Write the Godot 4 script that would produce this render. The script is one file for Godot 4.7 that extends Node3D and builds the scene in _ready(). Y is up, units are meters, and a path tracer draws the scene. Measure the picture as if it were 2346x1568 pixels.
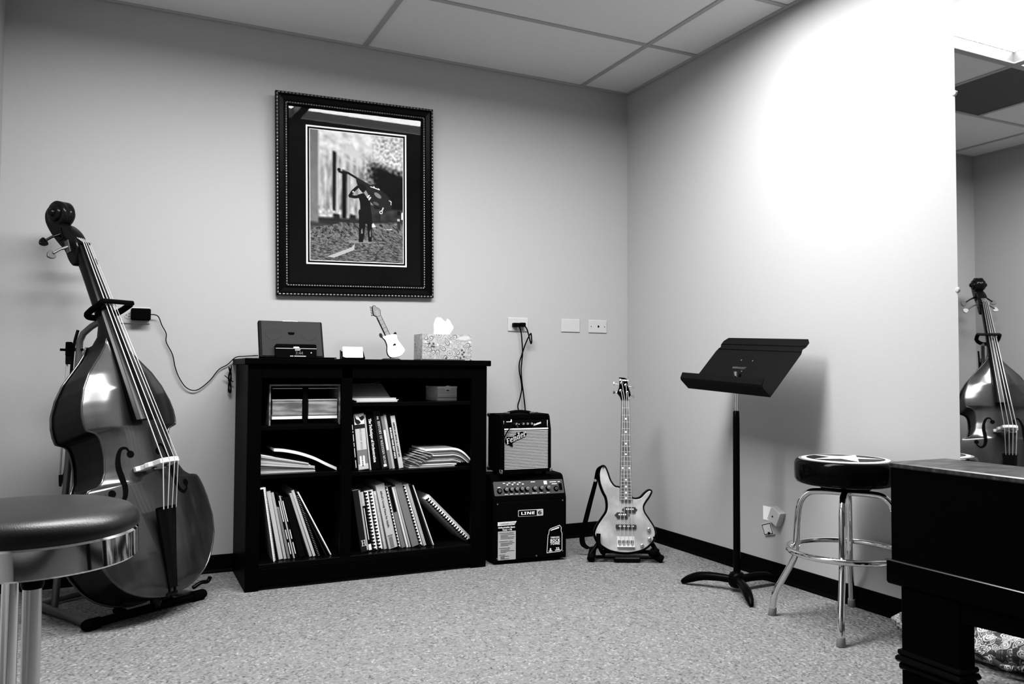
extends Node3D
# A corner of a music teaching room, built in metres. Back wall is z = 0, right wall is x = 0, floor is y = 0.

const CH := 2.469          # ceiling height
const RX := -3.021         # left wall
const RZ := 4.906          # wall behind the camera

var M := {}
var taken := {}
var st: SurfaceTool
var xf := Transform3D()
var rng := RandomNumberGenerator.new()

func _ready():
	rng.seed = 7
	# ---------------------------------------------------------------- camera, sky, lights, exposure
	var cam := Camera3D.new()
	cam.name = "camera"
	cam.fov = 45.705
	cam.near = 0.05
	cam.far = 60.0
	cam.basis = Basis(Vector3.UP, deg_to_rad(-25.680)) * Basis(Vector3.RIGHT, deg_to_rad(2.0717)) * Basis(Vector3.BACK, deg_to_rad(0.2857))
	cam.position = Vector3(-2.5649, 0.8961, 3.8365)
	add_child(cam)
	cam.current = true
	var env := Environment.new()
	env.background_mode = Environment.BG_COLOR
	env.background_color = Color(0, 0, 0)
	env.tonemap_mode = Environment.TONE_MAPPER_LINEAR
	env.tonemap_exposure = EXPOSURE
	env.sdfgi_enabled = true
	env.ssao_enabled = true
	env.ssil_enabled = true
	var we := WorldEnvironment.new()
	we.name = "environment"
	we.environment = env
	add_child(we)
	make_materials()
	# two lit ceiling troffers over the corner
	make_ceiling_light(-1.529, -0.309, 1.246, 1.856, 14.0, "lit ceiling light panel closest to the mirror wall")
	make_ceiling_light(-2.749, -1.529, 1.246, 1.856, 16.5, "lit ceiling light panel between the dark ceiling panel and plain tiles")
	# ---------------------------------------------------------------- the setting
	make_room()
	make_ceiling()
	make_mirror()
	# ---------------------------------------------------------------- large things
	make_bookcase()
	make_double_bass()
	make_bass_stand()
	make_bow()
	make_low_cabinet()
	make_round_seat_stool()
	make_star_stool()
	make_music_stand()
	make_large_amplifier()
	make_small_amplifier()
	make_power_cords()
	make_bass_guitar()
	make_guitar_stand()
	make_picture()
	# ---------------------------------------------------------------- smaller things
	make_wall_plates()
	make_dock_radio()
	make_card_holder()
	make_figurine()
	make_tissue_box()
	make_organizer()
	make_shelf_papers()
	make_books()
	make_patterned_bag()

const EXPOSURE := 1.0

# =================================================================== helpers
func numbered(n: String) -> String:
	if not taken.has(n):
		taken[n] = 0
		return n
	taken[n] += 1
	return "%s_%03d" % [n, taken[n]]

func thing(called: String, label: String, category: String, at := Vector3.ZERO, b := Basis(), group := "") -> Node3D:
	var o := Node3D.new()
	o.name = numbered(called)
	add_child(o)
	o.transform = Transform3D(b, at)
	o.set_meta("label", label)
	o.set_meta("category", category)
	if group != "":
		o.set_meta("group", group)
	return o

func setting(called: String, label: String, category: String) -> Node3D:
	var o := Node3D.new()
	o.name = called
	add_child(o)
	o.set_meta("kind", "structure")
	o.set_meta("label", label)
	o.set_meta("category", category)
	return o

func mb():
	st = SurfaceTool.new()
	st.begin(Mesh.PRIMITIVE_TRIANGLES)
	st.set_smooth_group(-1)
	xf = Transform3D()

func smooth(g: int):
	st.set_smooth_group(g)

func mesh_done() -> ArrayMesh:
	st.generate_normals()
	var m := st.commit()
	xf = Transform3D()
	return m

func put(called: String, mesh: Mesh, mat: Material, parent: Node) -> MeshInstance3D:
	var o := MeshInstance3D.new()
	o.mesh = mesh
	o.name = called
	o.material_override = mat
	parent.add_child(o, true)
	return o

func done(called: String, mat: Material, parent: Node) -> MeshInstance3D:
	return put(called, mesh_done(), mat, parent)

func v(p: Vector3, uv := Vector2.ZERO):
	st.set_uv(uv)
	st.add_vertex(xf * p)

# a, b, c counter-clockwise seen from outside
func tri(a: Vector3, b: Vector3, c: Vector3):
	v(a); v(c); v(b)

func quad(a: Vector3, b: Vector3, c: Vector3, d: Vector3):
	v(a); v(c); v(b)
	v(a); v(d); v(c)

func quad_uv(a: Vector3, b: Vector3, c: Vector3, d: Vector3):
	# a lower left, b lower right, c upper right, d upper left
	v(a, Vector2(0, 1)); v(c, Vector2(1, 0)); v(b, Vector2(1, 1))
	v(a, Vector2(0, 1)); v(d, Vector2(0, 0)); v(c, Vector2(1, 0))

func box(c: Vector3, s: Vector3, bev := 0.0, b := Basis()):
	var h := s * 0.5
	var keep := xf
	xf = xf * Transform3D(b, c)
	st.set_smooth_group(-1)
	var e: float = min(bev, min(h.x, min(h.y, h.z)) * 0.9)
	var ax := [Vector3.RIGHT, Vector3.UP, Vector3.BACK]
	for k in 3:
		var n: Vector3 = ax[k]
		var u: Vector3 = ax[(k + 1) % 3]
		var w: Vector3 = ax[(k + 2) % 3]
		var hn: float = h[k]
		var hu: float = h[(k + 1) % 3] - e
		var hw: float = h[(k + 2) % 3] - e
		for sg in [1.0, -1.0]:
			var o: Vector3 = n * hn * sg
			var p0: Vector3 = o - u * hu - w * hw
			var p1: Vector3 = o + u * hu - w * hw
			var p2: Vector3 = o + u * hu + w * hw
			var p3: Vector3 = o - u * hu + w * hw
			if sg > 0:
				quad(p0, p1, p2, p3)
			else:
				quad(p0, p3, p2, p1)
		if e > 0.0:
			# the four edges along n
			for su in [1.0, -1.0]:
				for sw in [1.0, -1.0]:
					var l: float = hn - e
					var a: Vector3 = u * (hu + e) * su + w * hw * sw
					var c2: Vector3 = u * hu * su + w * (hw + e) * sw
					if su * sw > 0:
						quad(a - n * l, c2 - n * l, c2 + n * l, a + n * l)
					else:
						quad(a - n * l, a + n * l, c2 + n * l, c2 - n * l)
	if e > 0.0:
		for sx in [1.0, -1.0]:
			for sy in [1.0, -1.0]:
				for sz in [1.0, -1.0]:
					var a := Vector3(h.x * sx, (h.y - e) * sy, (h.z - e) * sz)
					var b2 := Vector3((h.x - e) * sx, h.y * sy, (h.z - e) * sz)
					var c3 := Vector3((h.x - e) * sx, (h.y - e) * sy, h.z * sz)
					if sx * sy * sz > 0:
						tri(a, b2, c3)
					else:
						tri(a, c3, b2)
	xf = keep

func bx(x0: float, x1: float, y0: float, y1: float, z0: float, z1: float, bev := 0.0):
	box(Vector3(x0 + x1, y0 + y1, z0 + z1) * 0.5, Vector3(x1 - x0, y1 - y0, z1 - z0), bev)

func tube(pts: Array, r, n := 10, cap := true, closed := false, group := 1):
	var k := pts.size()
	var rings := []
	var pn := Vector3.ZERO
	for i in k:
		var t: Vector3
		if closed:
			t = (pts[(i + 1) % k] - pts[(i - 1 + k) % k]).normalized()
		else:
			t = (pts[mini(i + 1, k - 1)] - pts[maxi(i - 1, 0)]).normalized()
		var nn: Vector3
		if pn == Vector3.ZERO:
			nn = t.cross(Vector3.UP)
			if nn.length() < 0.1:
				nn = t.cross(Vector3.RIGHT)
			nn = nn.normalized()
		else:
			nn = (pn - t * pn.dot(t)).normalized()
		pn = nn
		var bb := t.cross(nn)
		var rr: float = r[i] if r is Array else r
		var ring := []
		for j in n:
			var a := TAU * j / n
			ring.append(pts[i] + (nn * cos(a) + bb * sin(a)) * rr)
		rings.append(ring)
	st.set_smooth_group(group)
	var last := k if closed else k - 1
	for i in last:
		var r0: Array = rings[i]
		var r1: Array = rings[(i + 1) % k]
		for j in n:
			quad(r0[j], r0[(j + 1) % n], r1[(j + 1) % n], r1[j])
	st.set_smooth_group(-1)
	if cap and not closed:
		for j in n:
			tri(pts[0], rings[0][(j + 1) % n], rings[0][j])
			tri(pts[k - 1], rings[k - 1][j], rings[k - 1][(j + 1) % n])

# profile of Vector2(radius, height) going up, turned about the y axis
func lathe(prof: Array, n := 24, sharp := 0.8):
	var g := 1
	var keep_dir := Vector2.ZERO
	for i in prof.size() - 1:
		var d: Vector2 = (prof[i + 1] - prof[i]).normalized()
		if i > 0 and d.dot(keep_dir) < sharp:
			g += 1
		keep_dir = d
		st.set_smooth_group(g)
		for j in n:
			var a0 := TAU * j / n
			var a1 := TAU * (j + 1) / n
			var p: Vector2 = prof[i]
			var q: Vector2 = prof[i + 1]
			var e0 := Vector3(cos(a0), 0, sin(a0))
			var e1 := Vector3(cos(a1), 0, sin(a1))
			var A := e0 * p.x + Vector3.UP * p.y
			var B := e1 * p.x + Vector3.UP * p.y
			var C := e1 * q.x + Vector3.UP * q.y
			var D := e0 * q.x + Vector3.UP * q.y
			if p.x < 1e-6:
				tri(A, D, C)
			elif q.x < 1e-6:
				tri(A, D, B)
			else:
				quad(A, D, C, B)
	st.set_smooth_group(-1)

func area2(poly: Array) -> float:
	var s := 0.0
	for i in poly.size():
		s += poly[i].cross(poly[(i + 1) % poly.size()])
	return s * 0.5

func inset(poly: Array, e: float) -> Array:
	var out := []
	var n := poly.size()
	for i in n:
		var d0: Vector2 = (poly[i] - poly[(i - 1 + n) % n]).normalized()
		var d1: Vector2 = (poly[(i + 1) % n] - poly[i]).normalized()
		var n0 := Vector2(-d0.y, d0.x)
		var n1 := Vector2(-d1.y, d1.x)
		var m := (n0 + n1)
		if m.length() < 1e-4:
			m = n0
		m = m.normalized()
		var l: float = e / maxf(0.5, m.dot(n0))
		out.append(poly[i] + m * l)
	return out

func cap_poly(poly: Array, z: float, up: bool):
	var idx := Geometry2D.triangulate_polygon(PackedVector2Array(poly))
	for i in range(0, idx.size(), 3):
		var a: Vector2 = poly[idx[i]]
		var b: Vector2 = poly[idx[i + 1]]
		var c: Vector2 = poly[idx[i + 2]]
		if ((b - a).cross(c - a) > 0) != up:
			var t := b
			b = c
			c = t
		tri(Vector3(a.x, a.y, z), Vector3(b.x, b.y, z), Vector3(c.x, c.y, z))

# polygon in x, y pushed from z0 to z1; the rim of the z1 face (and of z0) is chamfered by bev
func extrude(poly_in: Array, z0: float, z1: float, bev := 0.0, smooth_side := false, both := false):
	var poly := poly_in.duplicate()
	if area2(poly) < 0:
		poly.reverse()
	var n := poly.size()
	var layers := []
	if bev > 0.0 and both:
		layers.append([inset(poly, bev), z0])
		layers.append([poly, z0 + bev])
	else:
		layers.append([poly, z0])
	if bev > 0.0:
		layers.append([poly, z1 - bev])
		layers.append([inset(poly, bev * 0.35), z1 - bev * 0.35])
		layers.append([inset(poly, bev), z1])
	else:
		layers.append([poly, z1])
	st.set_smooth_group(-1)
	cap_poly(layers[0][0], layers[0][1], false)
	cap_poly(layers[-1][0], layers[-1][1], true)
	for k in layers.size() - 1:
		if smooth_side:
			st.set_smooth_group(1)
		var a: Array = layers[k][0]
		var b: Array = layers[k + 1][0]
		var za: float = layers[k][1]
		var zb: float = layers[k + 1][1]
		for i in n:
			var j := (i + 1) % n
			quad(Vector3(a[i].x, a[i].y, za), Vector3(a[j].x, a[j].y, za), Vector3(b[j].x, b[j].y, zb), Vector3(b[i].x, b[i].y, zb))
	st.set_smooth_group(-1)

func spline2(pts: Array, sub := 6, closed := true) -> Array:
	var out := []
	var n := pts.size()
	for i in (n if closed else n - 1):
		var p0: Vector2 = pts[(i - 1 + n) % n] if closed else pts[maxi(i - 1, 0)]
		var p1: Vector2 = pts[i]
		var p2: Vector2 = pts[(i + 1) % n]
		var p3: Vector2 = pts[(i + 2) % n] if closed else pts[mini(i + 2, n - 1)]
		for k in sub:
			out.append(p1.cubic_interpolate(p2, p0, p3, float(k) / sub))
	if not closed:
		out.append(pts[n - 1])
	return out

func spline3(pts: Array, sub := 6) -> Array:
	var out := []
	var n := pts.size()
	for i in n - 1:
		var p0: Vector3 = pts[maxi(i - 1, 0)]
		var p3: Vector3 = pts[mini(i + 2, n - 1)]
		for k in sub:
			out.append(pts[i].cubic_interpolate(pts[i + 1], p0, p3, float(k) / sub))
	out.append(pts[n - 1])
	return out

func rect(x0: float, y0: float, x1: float, y1: float) -> Array:
	return [Vector2(x0, y0), Vector2(x1, y0), Vector2(x1, y1), Vector2(x0, y1)]

func round_rect(x0: float, y0: float, x1: float, y1: float, r: float, n := 4) -> Array:
	var out := []
	for c in [[x1 - r, y0 + r, -0.25], [x1 - r, y1 - r, 0.0], [x0 + r, y1 - r, 0.25], [x0 + r, y0 + r, 0.5]]:
		for k in n + 1:
			var a: float = TAU * (c[2] + 0.25 * k / n)
			out.append(Vector2(c[0], c[1]) + Vector2(cos(a), sin(a)) * r)
	return out

func lettering(text: String, size: float, mat: Material, parent: Node, at: Vector3, b := Basis(), face := "sans", stretch := 1.0) -> MeshInstance3D:
	var f := SystemFont.new()
	f.font_names = PackedStringArray(["Droid Serif"] if face.begins_with("serif") else ["Droid Sans"])
	f.font_weight = 700 if face.ends_with("bold") else 400
	var t := TextMesh.new()
	t.text = text
	t.font = f
	t.font_size = 32
	t.pixel_size = size / 24.0
	t.depth = 0.0006
	t.curve_step = 2.0
	t.horizontal_alignment = HORIZONTAL_ALIGNMENT_CENTER
	t.vertical_alignment = VERTICAL_ALIGNMENT_CENTER
	t.material = mat
	var o := MeshInstance3D.new()
	o.mesh = t
	o.name = "lettering"
	parent.add_child(o, true)
	o.transform = Transform3D(b * Basis.from_scale(Vector3(stretch, 1, 1)), at)
	return o

# =================================================================== materials
func grey(l: float) -> Color:
	return Color(l, l, l).linear_to_srgb()

func mat(l: float, rough := 0.5, metal := 0.0, spec := 0.5) -> StandardMaterial3D:
	var m := StandardMaterial3D.new()
	m.albedo_color = grey(l)
	m.roughness = rough
	m.metallic = metal
	m.metallic_specular = spec
	return m

func noise_tex(freq: float, size: int, lo: float, hi: float, sd := 1, kind := FastNoiseLite.TYPE_SIMPLEX, oct := 3, cut0 := 0.0, cut1 := 1.0) -> NoiseTexture2D:
	var n := FastNoiseLite.new()
	n.noise_type = kind
	n.frequency = freq
	n.seed = sd
	n.fractal_octaves = oct
	var g := Gradient.new()
	g.offsets = PackedFloat32Array([cut0, cut1])
	g.colors = PackedColorArray([grey(lo), grey(hi)])
	var t := NoiseTexture2D.new()
	t.width = size
	t.height = size
	t.seamless = true
	t.noise = n
	t.color_ramp = g
	return t

func bump_tex(freq: float, size: int, strength: float, sd := 1, oct := 3) -> NoiseTexture2D:
	var n := FastNoiseLite.new()
	n.noise_type = FastNoiseLite.TYPE_SIMPLEX
	n.frequency = freq
	n.seed = sd
	n.fractal_octaves = oct
	var t := NoiseTexture2D.new()
	t.width = size
	t.height = size
	t.seamless = true
	t.as_normal_map = true
	t.bump_strength = strength
	t.noise = n
	return t

func wood(lo: float, hi: float, rough: float, sd: int, scale := Vector3(1, 1, 1)) -> StandardMaterial3D:
	var m := StandardMaterial3D.new()
	m.albedo_texture = noise_tex(0.012, 256, lo, hi, sd, FastNoiseLite.TYPE_SIMPLEX, 4, 0.25, 0.75)
	m.uv1_triplanar = true
	m.uv1_scale = scale
	m.roughness = rough
	return m

func make_materials():
	# painted drywall, fine roller texture
	var w := mat(WALL, 0.6, 0.0, 0.3)
	w.normal_enabled = true
	w.normal_texture = bump_tex(0.09, 512, 1.2, 3, 3)
	w.normal_scale = 0.25
	w.uv1_triplanar = true
	w.uv1_world_triplanar = true
	w.uv1_scale = Vector3.ONE * 4.0
	M.wall = w
	# loop carpet, flecked yarn
	var c := mat(1.0, 0.95, 0.0, 0.1)
	c.albedo_texture = carpet_tex()
	c.uv1_triplanar = true
	c.uv1_world_triplanar = true
	c.uv1_scale = Vector3.ONE * 0.46
	c.normal_enabled = true
	c.normal_texture = bump_tex(0.22, 512, 5.0, 8, 1)
	c.normal_scale = 0.35
	M.carpet = c
	var t := mat(1.0, 0.9, 0.0, 0.2)
	t.albedo_texture = tile_tex()
	t.uv1_triplanar = true
	t.uv1_world_triplanar = true
	t.uv1_scale = Vector3.ONE * 1.35
	M.tile = t
	M.grid = mat(0.30, 0.5)
	M.dark_tile = mat(0.035, 0.7)
	M.black = mat(0.0012, 0.35, 0.0, 0.10)
	M.black_matte = mat(0.0012, 0.8, 0.0, 0.08)
	M.black_gloss = mat(0.0012, 0.14, 0.0, 0.16)
	M.black_wood = mat(0.0010, 0.4, 0.0, 0.05)
	M.tolex = mat(0.0012, 0.6, 0.0, 0.06)
	M.tolex.normal_enabled = true
	M.tolex.normal_texture = bump_tex(0.12, 256, 8.0, 21)
	M.tolex.uv1_triplanar = true
	M.tolex.uv1_scale = Vector3.ONE * 8.0
	M.baseboard = mat(0.0015, 0.45, 0.0, 0.06)
	M.chrome = mat(0.72, 0.07, 1.0)
	M.chrome_soft = mat(0.55, 0.24, 1.0)
	M.steel = mat(0.4, 0.35, 1.0)
	M.white = mat(0.80, 0.55)
	M.white_gloss = mat(0.85, 0.2)
	M.paper = mat(0.62, 0.85, 0.0, 0.2)
	M.paper_grey = mat(0.34, 0.8, 0.0, 0.2)
	M.plastic_white = mat(0.40, 0.35, 0.0, 0.3)
	M.ink = mat(0.002, 0.6, 0.0, 0.1)
	M.ink_white = mat(0.8, 0.6)
	M.dark_grey = mat(0.012, 0.5, 0.0, 0.2)
	M.mid_grey = mat(0.14, 0.5)
	M.light_grey = mat(0.42, 0.5)
	M.rubber = mat(0.0015, 0.7, 0.0, 0.08)
	M.rubber_grey = mat(0.16, 0.7)
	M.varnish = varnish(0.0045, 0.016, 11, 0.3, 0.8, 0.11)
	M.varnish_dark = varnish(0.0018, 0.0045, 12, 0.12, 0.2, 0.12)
	M.ebony = mat(0.002, 0.22, 0.0, 0.22)
	M.maple = mat(0.55, 0.45)
	M.housing = mat(0.05, 0.5)
	M.clip = mat(0.35, 0.1, 0.0, 0.4)
	M.black_satin = mat(0.0012, 0.28, 0.0, 0.10)
	M.string = mat(0.75, 0.3, 0.6)
	M.steel_dark = mat(0.10, 0.42, 0.6)
	M.hair = mat(0.42, 0.7)
	M.worn_black = wood(0.0015, 0.035, 0.35, 31, Vector3(2, 2, 6))
	M.vinyl = mat(0.002, 0.37, 0.0, 0.38)
	M.vinyl.normal_enabled = true
	M.vinyl.normal_texture = bump_tex(0.15, 256, 3.0, 23)
	M.vinyl.normal_scale = 0.08
	M.vinyl.uv1_triplanar = true
	M.vinyl.uv1_scale = Vector3.ONE * 6.0
	M.ledge = mat(0.004, 0.25, 0.0, 0.5)
	M.black_vinyl = mat(0.0012, 0.10, 0.0, 0.14)
	M.dark_gloss = mat(0.010, 0.35, 0.0, 0.12)
	M.desk = mat(0.0035, 0.55, 0.0, 0.12)
	M.desk_print = mat(0.06, 0.6)
	M.panel = mat(0.05, 0.4, 0.2, 0.3)
	M.silver_cloth = mat(0.42, 0.55, 0.2)
	M.chrome_white = mat(0.85, 0.25, 0.5)
	M.guitar_face = mat(0.55, 0.3, 0.35)
	M.guitar_face.albedo_texture = noise_tex(0.01, 256, 0.6, 1.0, 51, FastNoiseLite.TYPE_SIMPLEX, 4, 0.2, 0.8)
	M.guitar_face.uv1_triplanar = true
	M.guitar_face.uv1_scale = Vector3.ONE * 2.5
	M.maple_dark = mat(0.10, 0.4)
	M.rosewood = wood(0.035, 0.12, 0.45, 61, Vector3(20, 2, 20))
	M.fret = mat(0.6, 0.25, 0.5)
	M.pickup = mat(0.03, 0.4, 0.0, 0.25)
	M.frame = mat(0.0015, 0.30, 0.0, 0.14)
	M.bead = mat(0.20, 0.25, 0.7)
	M.mat_board = mat(0.0035, 0.9, 0.0, 0.03)
	M.jack_grey = mat(0.45, 0.45)
	M.glass = mat(0.0, 0.02, 0.0, 0.25)
	M.glass.transparency = BaseMaterial3D.TRANSPARENCY_ALPHA
	M.glass.albedo_color.a = 0.02
	M.cloth = mat(0.030, 0.85, 0.0, 0.1)
	M.digits = mat(0.10, 0.6)
	M.paper_white = mat(0.82, 0.8, 0.0, 0.2)
	M.white_paint = mat(0.88, 0.3)
	M.tissue = mat(0.90, 0.95, 0.0, 0.1)
	M.tissue.backlight_enabled = true
	M.tissue.backlight = Color(0.5, 0.5, 0.5)
	M.walnut = wood(0.06, 0.20, 0.45, 71, Vector3(1.5, 9, 9))
	M.walnut_light = wood(0.09, 0.24, 0.45, 72, Vector3(1.5, 9, 9))
	M.folder = mat(0.38, 0.6)
	M.ink_gloss = mat(0.002, 0.3, 0.0, 0.14)
	M.spine_pale = mat(0.45, 0.4)

const WALL := 0.33

func varnish(lo: float, hi: float, sd: int, spec: float, coat: float, coat_rough: float) -> StandardMaterial3D:
	var m := StandardMaterial3D.new()
	m.albedo_texture = noise_tex(0.01, 256, lo, hi, sd, FastNoiseLite.TYPE_SIMPLEX, 4, 0.2, 0.8)
	m.uv1_triplanar = true
	m.uv1_scale = Vector3(3.0, 0.7, 3.0)
	m.roughness = 0.38
	m.metallic_specular = spec
	m.clearcoat_enabled = true
	m.clearcoat = coat
	m.clearcoat_roughness = coat_rough
	return m

func carpet_tex() -> ImageTexture:
	# short flecks of lighter and darker yarn in every direction
	var s := 1024
	var im := Image.create(s, s, false, Image.FORMAT_RGB8)
	var a := PackedFloat32Array()
	a.resize(s * s)
	a.fill(0.165)
	var r := RandomNumberGenerator.new()
	r.seed = 41
	for k in 70000:
		var x := r.randf() * s
		var y := r.randf() * s
		var an := r.randf() * PI
		var l := r.randi_range(2, 8)
		var g := clampf(r.randfn(0.165, 0.10), 0.02, 0.55)
		for i in l:
			var px := posmod(int(x + cos(an) * i), s)
			var py := posmod(int(y + sin(an) * i), s)
			a[py * s + px] = lerpf(a[py * s + px], g, 0.75)
			a[py * s + (px + 1) % s] = lerpf(a[py * s + (px + 1) % s], g, 0.5)
	var bytes := PackedByteArray()
	bytes.resize(s * s * 3)
	for i in s * s:
		var q := i + 1 if i % s < s - 1 else i
		var q2 := (i + s) % (s * s)
		var b := int(255.0 * grey(0.5 * a[i] + 0.25 * a[q] + 0.25 * a[q2]).r)
		bytes[i * 3] = b
		bytes[i * 3 + 1] = b
		bytes[i * 3 + 2] = b
	im = Image.create_from_data(s, s, false, Image.FORMAT_RGB8, bytes)
	return ImageTexture.create_from_image(im)

func tile_tex() -> ImageTexture:
	# mineral fibre board: pale, pin holes and short fissures
	var s := 1024
	var im := Image.create(s, s, false, Image.FORMAT_RGB8)
	im.fill(grey(TILE))
	var r := RandomNumberGenerator.new()
	r.seed = 5
	for k in 9000:
		var x := r.randf() * s
		var y := r.randf() * s
		var g := TILE * r.randf_range(0.72, 1.1)
		var l := r.randi_range(1, 4)
		var an := r.randf() * TAU
		for i in l:
			im.set_pixel(posmod(int(x + cos(an) * i), s), posmod(int(y + sin(an) * i), s), grey(g))
	for k in 1500:
		var x := r.randf() * s
		var y := r.randf() * s
		var l := r.randi_range(1, 5)
		var an := r.randf() * TAU
		for i in l:
			im.set_pixel(posmod(int(x + cos(an) * i), s), posmod(int(y + sin(an) * i), s), grey(TILE * r.randf_range(0.25, 0.6)))
	return ImageTexture.create_from_image(im)

const TILE := 0.62

# =================================================================== the room
func make_ceiling_light(x0: float, x1: float, z0: float, z1: float, power: float, label: String):
	# recessed troffer: a deep metal housing with the diffuser set up inside it
	var o := thing("ceiling_light", label, "light", Vector3((x0 + x1) / 2, CH, (z0 + z1) / 2))
	var hx := (x1 - x0) / 2 - 0.012
	var hz := (z1 - z0) / 2 - 0.012
	var D := RECESS
	mb()
	bx(-hx, hx, 0.006, D + 0.05, -hz, -hz + 0.01)
	bx(-hx, hx, 0.006, D + 0.05, hz - 0.01, hz)
	bx(-hx, -hx + 0.01, 0.006, D + 0.05, -hz + 0.01, hz - 0.01)
	bx(hx - 0.01, hx, 0.006, D + 0.05, -hz + 0.01, hz - 0.01)
	bx(-hx, hx, D + 0.05, D + 0.06, -hz, hz)
	done("housing", M.housing, o)
	mb()
	bx(-hx, hx, 0.0, 0.006, -hz, -hz + 0.018, 0.002)
	bx(-hx, hx, 0.0, 0.006, hz - 0.018, hz, 0.002)
	bx(-hx, -hx + 0.018, 0.0, 0.006, -hz + 0.018, hz - 0.018, 0.002)
	bx(hx - 0.018, hx, 0.0, 0.006, -hz + 0.018, hz - 0.018, 0.002)
	done("frame", M.grid, o)
	mb()
	bx(-hx + 0.011, hx - 0.011, D, D + 0.004, -hz + 0.011, hz - 0.011)
	var d := mat(0.8, 0.5)
	d.emission_enabled = true
	d.emission = Color(1, 1, 1)
	d.emission_energy_multiplier = 2.0
	done("diffuser", d, o)
	var a := AreaLight3D.new()
	a.name = "lamp"
	a.area_size = Vector2(2 * hx - 0.03, 2 * hz - 0.03)
	a.light_energy = power * a.area_size.x * a.area_size.y
	a.light_color = Color(1, 1, 1)
	a.shadow_enabled = true
	a.area_range = 12.0
	a.area_attenuation = 2.0
	o.add_child(a)
	a.transform = Transform3D(Basis(Vector3.RIGHT, -PI / 2), Vector3(0, D - 0.003, 0))

const RECESS := 0.065

func make_room():
	var T := 0.12
	mb()
	bx(RX - T, T, -T, 0.0, -T, RZ + T)
	var o := done("floor", M.carpet, self)
	o.set_meta("kind", "structure")
	o.set_meta("label", "flecked grey loop carpet covering the whole floor")
	o.set_meta("category", "floor")
	var walls := {
		"wall_back": [RX - T, T, -T, 0.0, "pale painted back wall behind the bookcase"],
		"wall_right": [0.0, T, 0.0, RZ, "pale painted side wall with the mirror and the broken jack"],
		"wall_left": [RX - T, RX, 0.0, RZ, "pale painted side wall by the double bass"],
		"wall_front": [RX - T, T, RZ, RZ + T, "pale painted wall opposite the bookcase"]}
	for k in walls:
		var q: Array = walls[k]
		mb()
		bx(q[0], q[1], 0.0, CH + 0.22, q[2], q[3])
		var s := done(k, M.wall, self)
		s.set_meta("kind", "structure")
		s.set_meta("label", q[4])
		s.set_meta("category", "wall")
	# cove base: a thin strip with a rounded top and a small toe
	var bh := 0.0775
	var prof := [Vector2(0, 0), Vector2(0.014, 0), Vector2(0.012, 0.006), Vector2(0.006, 0.014), Vector2(0.005, bh - 0.006), Vector2(0.003, bh - 0.001), Vector2(0, bh)]
	var runs := {
		"baseboard_back": [Vector3(0, 0, 0), Vector3(-1, 0, 0), Vector3(0, 0, 1), -RX],
		"baseboard_right": [Vector3(0, 0, 0), Vector3(0, 0, 1), Vector3(-1, 0, 0), RZ],
		"baseboard_left": [Vector3(RX, 0, 0), Vector3(0, 0, 1), Vector3(1, 0, 0), RZ],
		"baseboard_front": [Vector3(0, 0, RZ), Vector3(-1, 0, 0), Vector3(0, 0, -1), -RX]}
	for k in runs:
		var q: Array = runs[k]
		mb()
		for i in prof.size() - 1:
			var a: Vector3 = q[0] + q[2] * prof[i].x + Vector3.UP * prof[i].y
			var b: Vector3 = q[0] + q[2] * prof[i + 1].x + Vector3.UP * prof[i + 1].y
			var l: Vector3 = q[1] * q[3]
			if q[1].cross(Vector3.UP).dot(q[2]) > 0:
				quad(a, a + l, b + l, b)
			else:
				quad(a + l, a, b, b + l)
		var s := done(k, M.baseboard, self)
		s.set_meta("kind", "structure")
		s.set_meta("label", "black vinyl cove base along the foot of the wall")
		s.set_meta("category", "baseboard")

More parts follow.
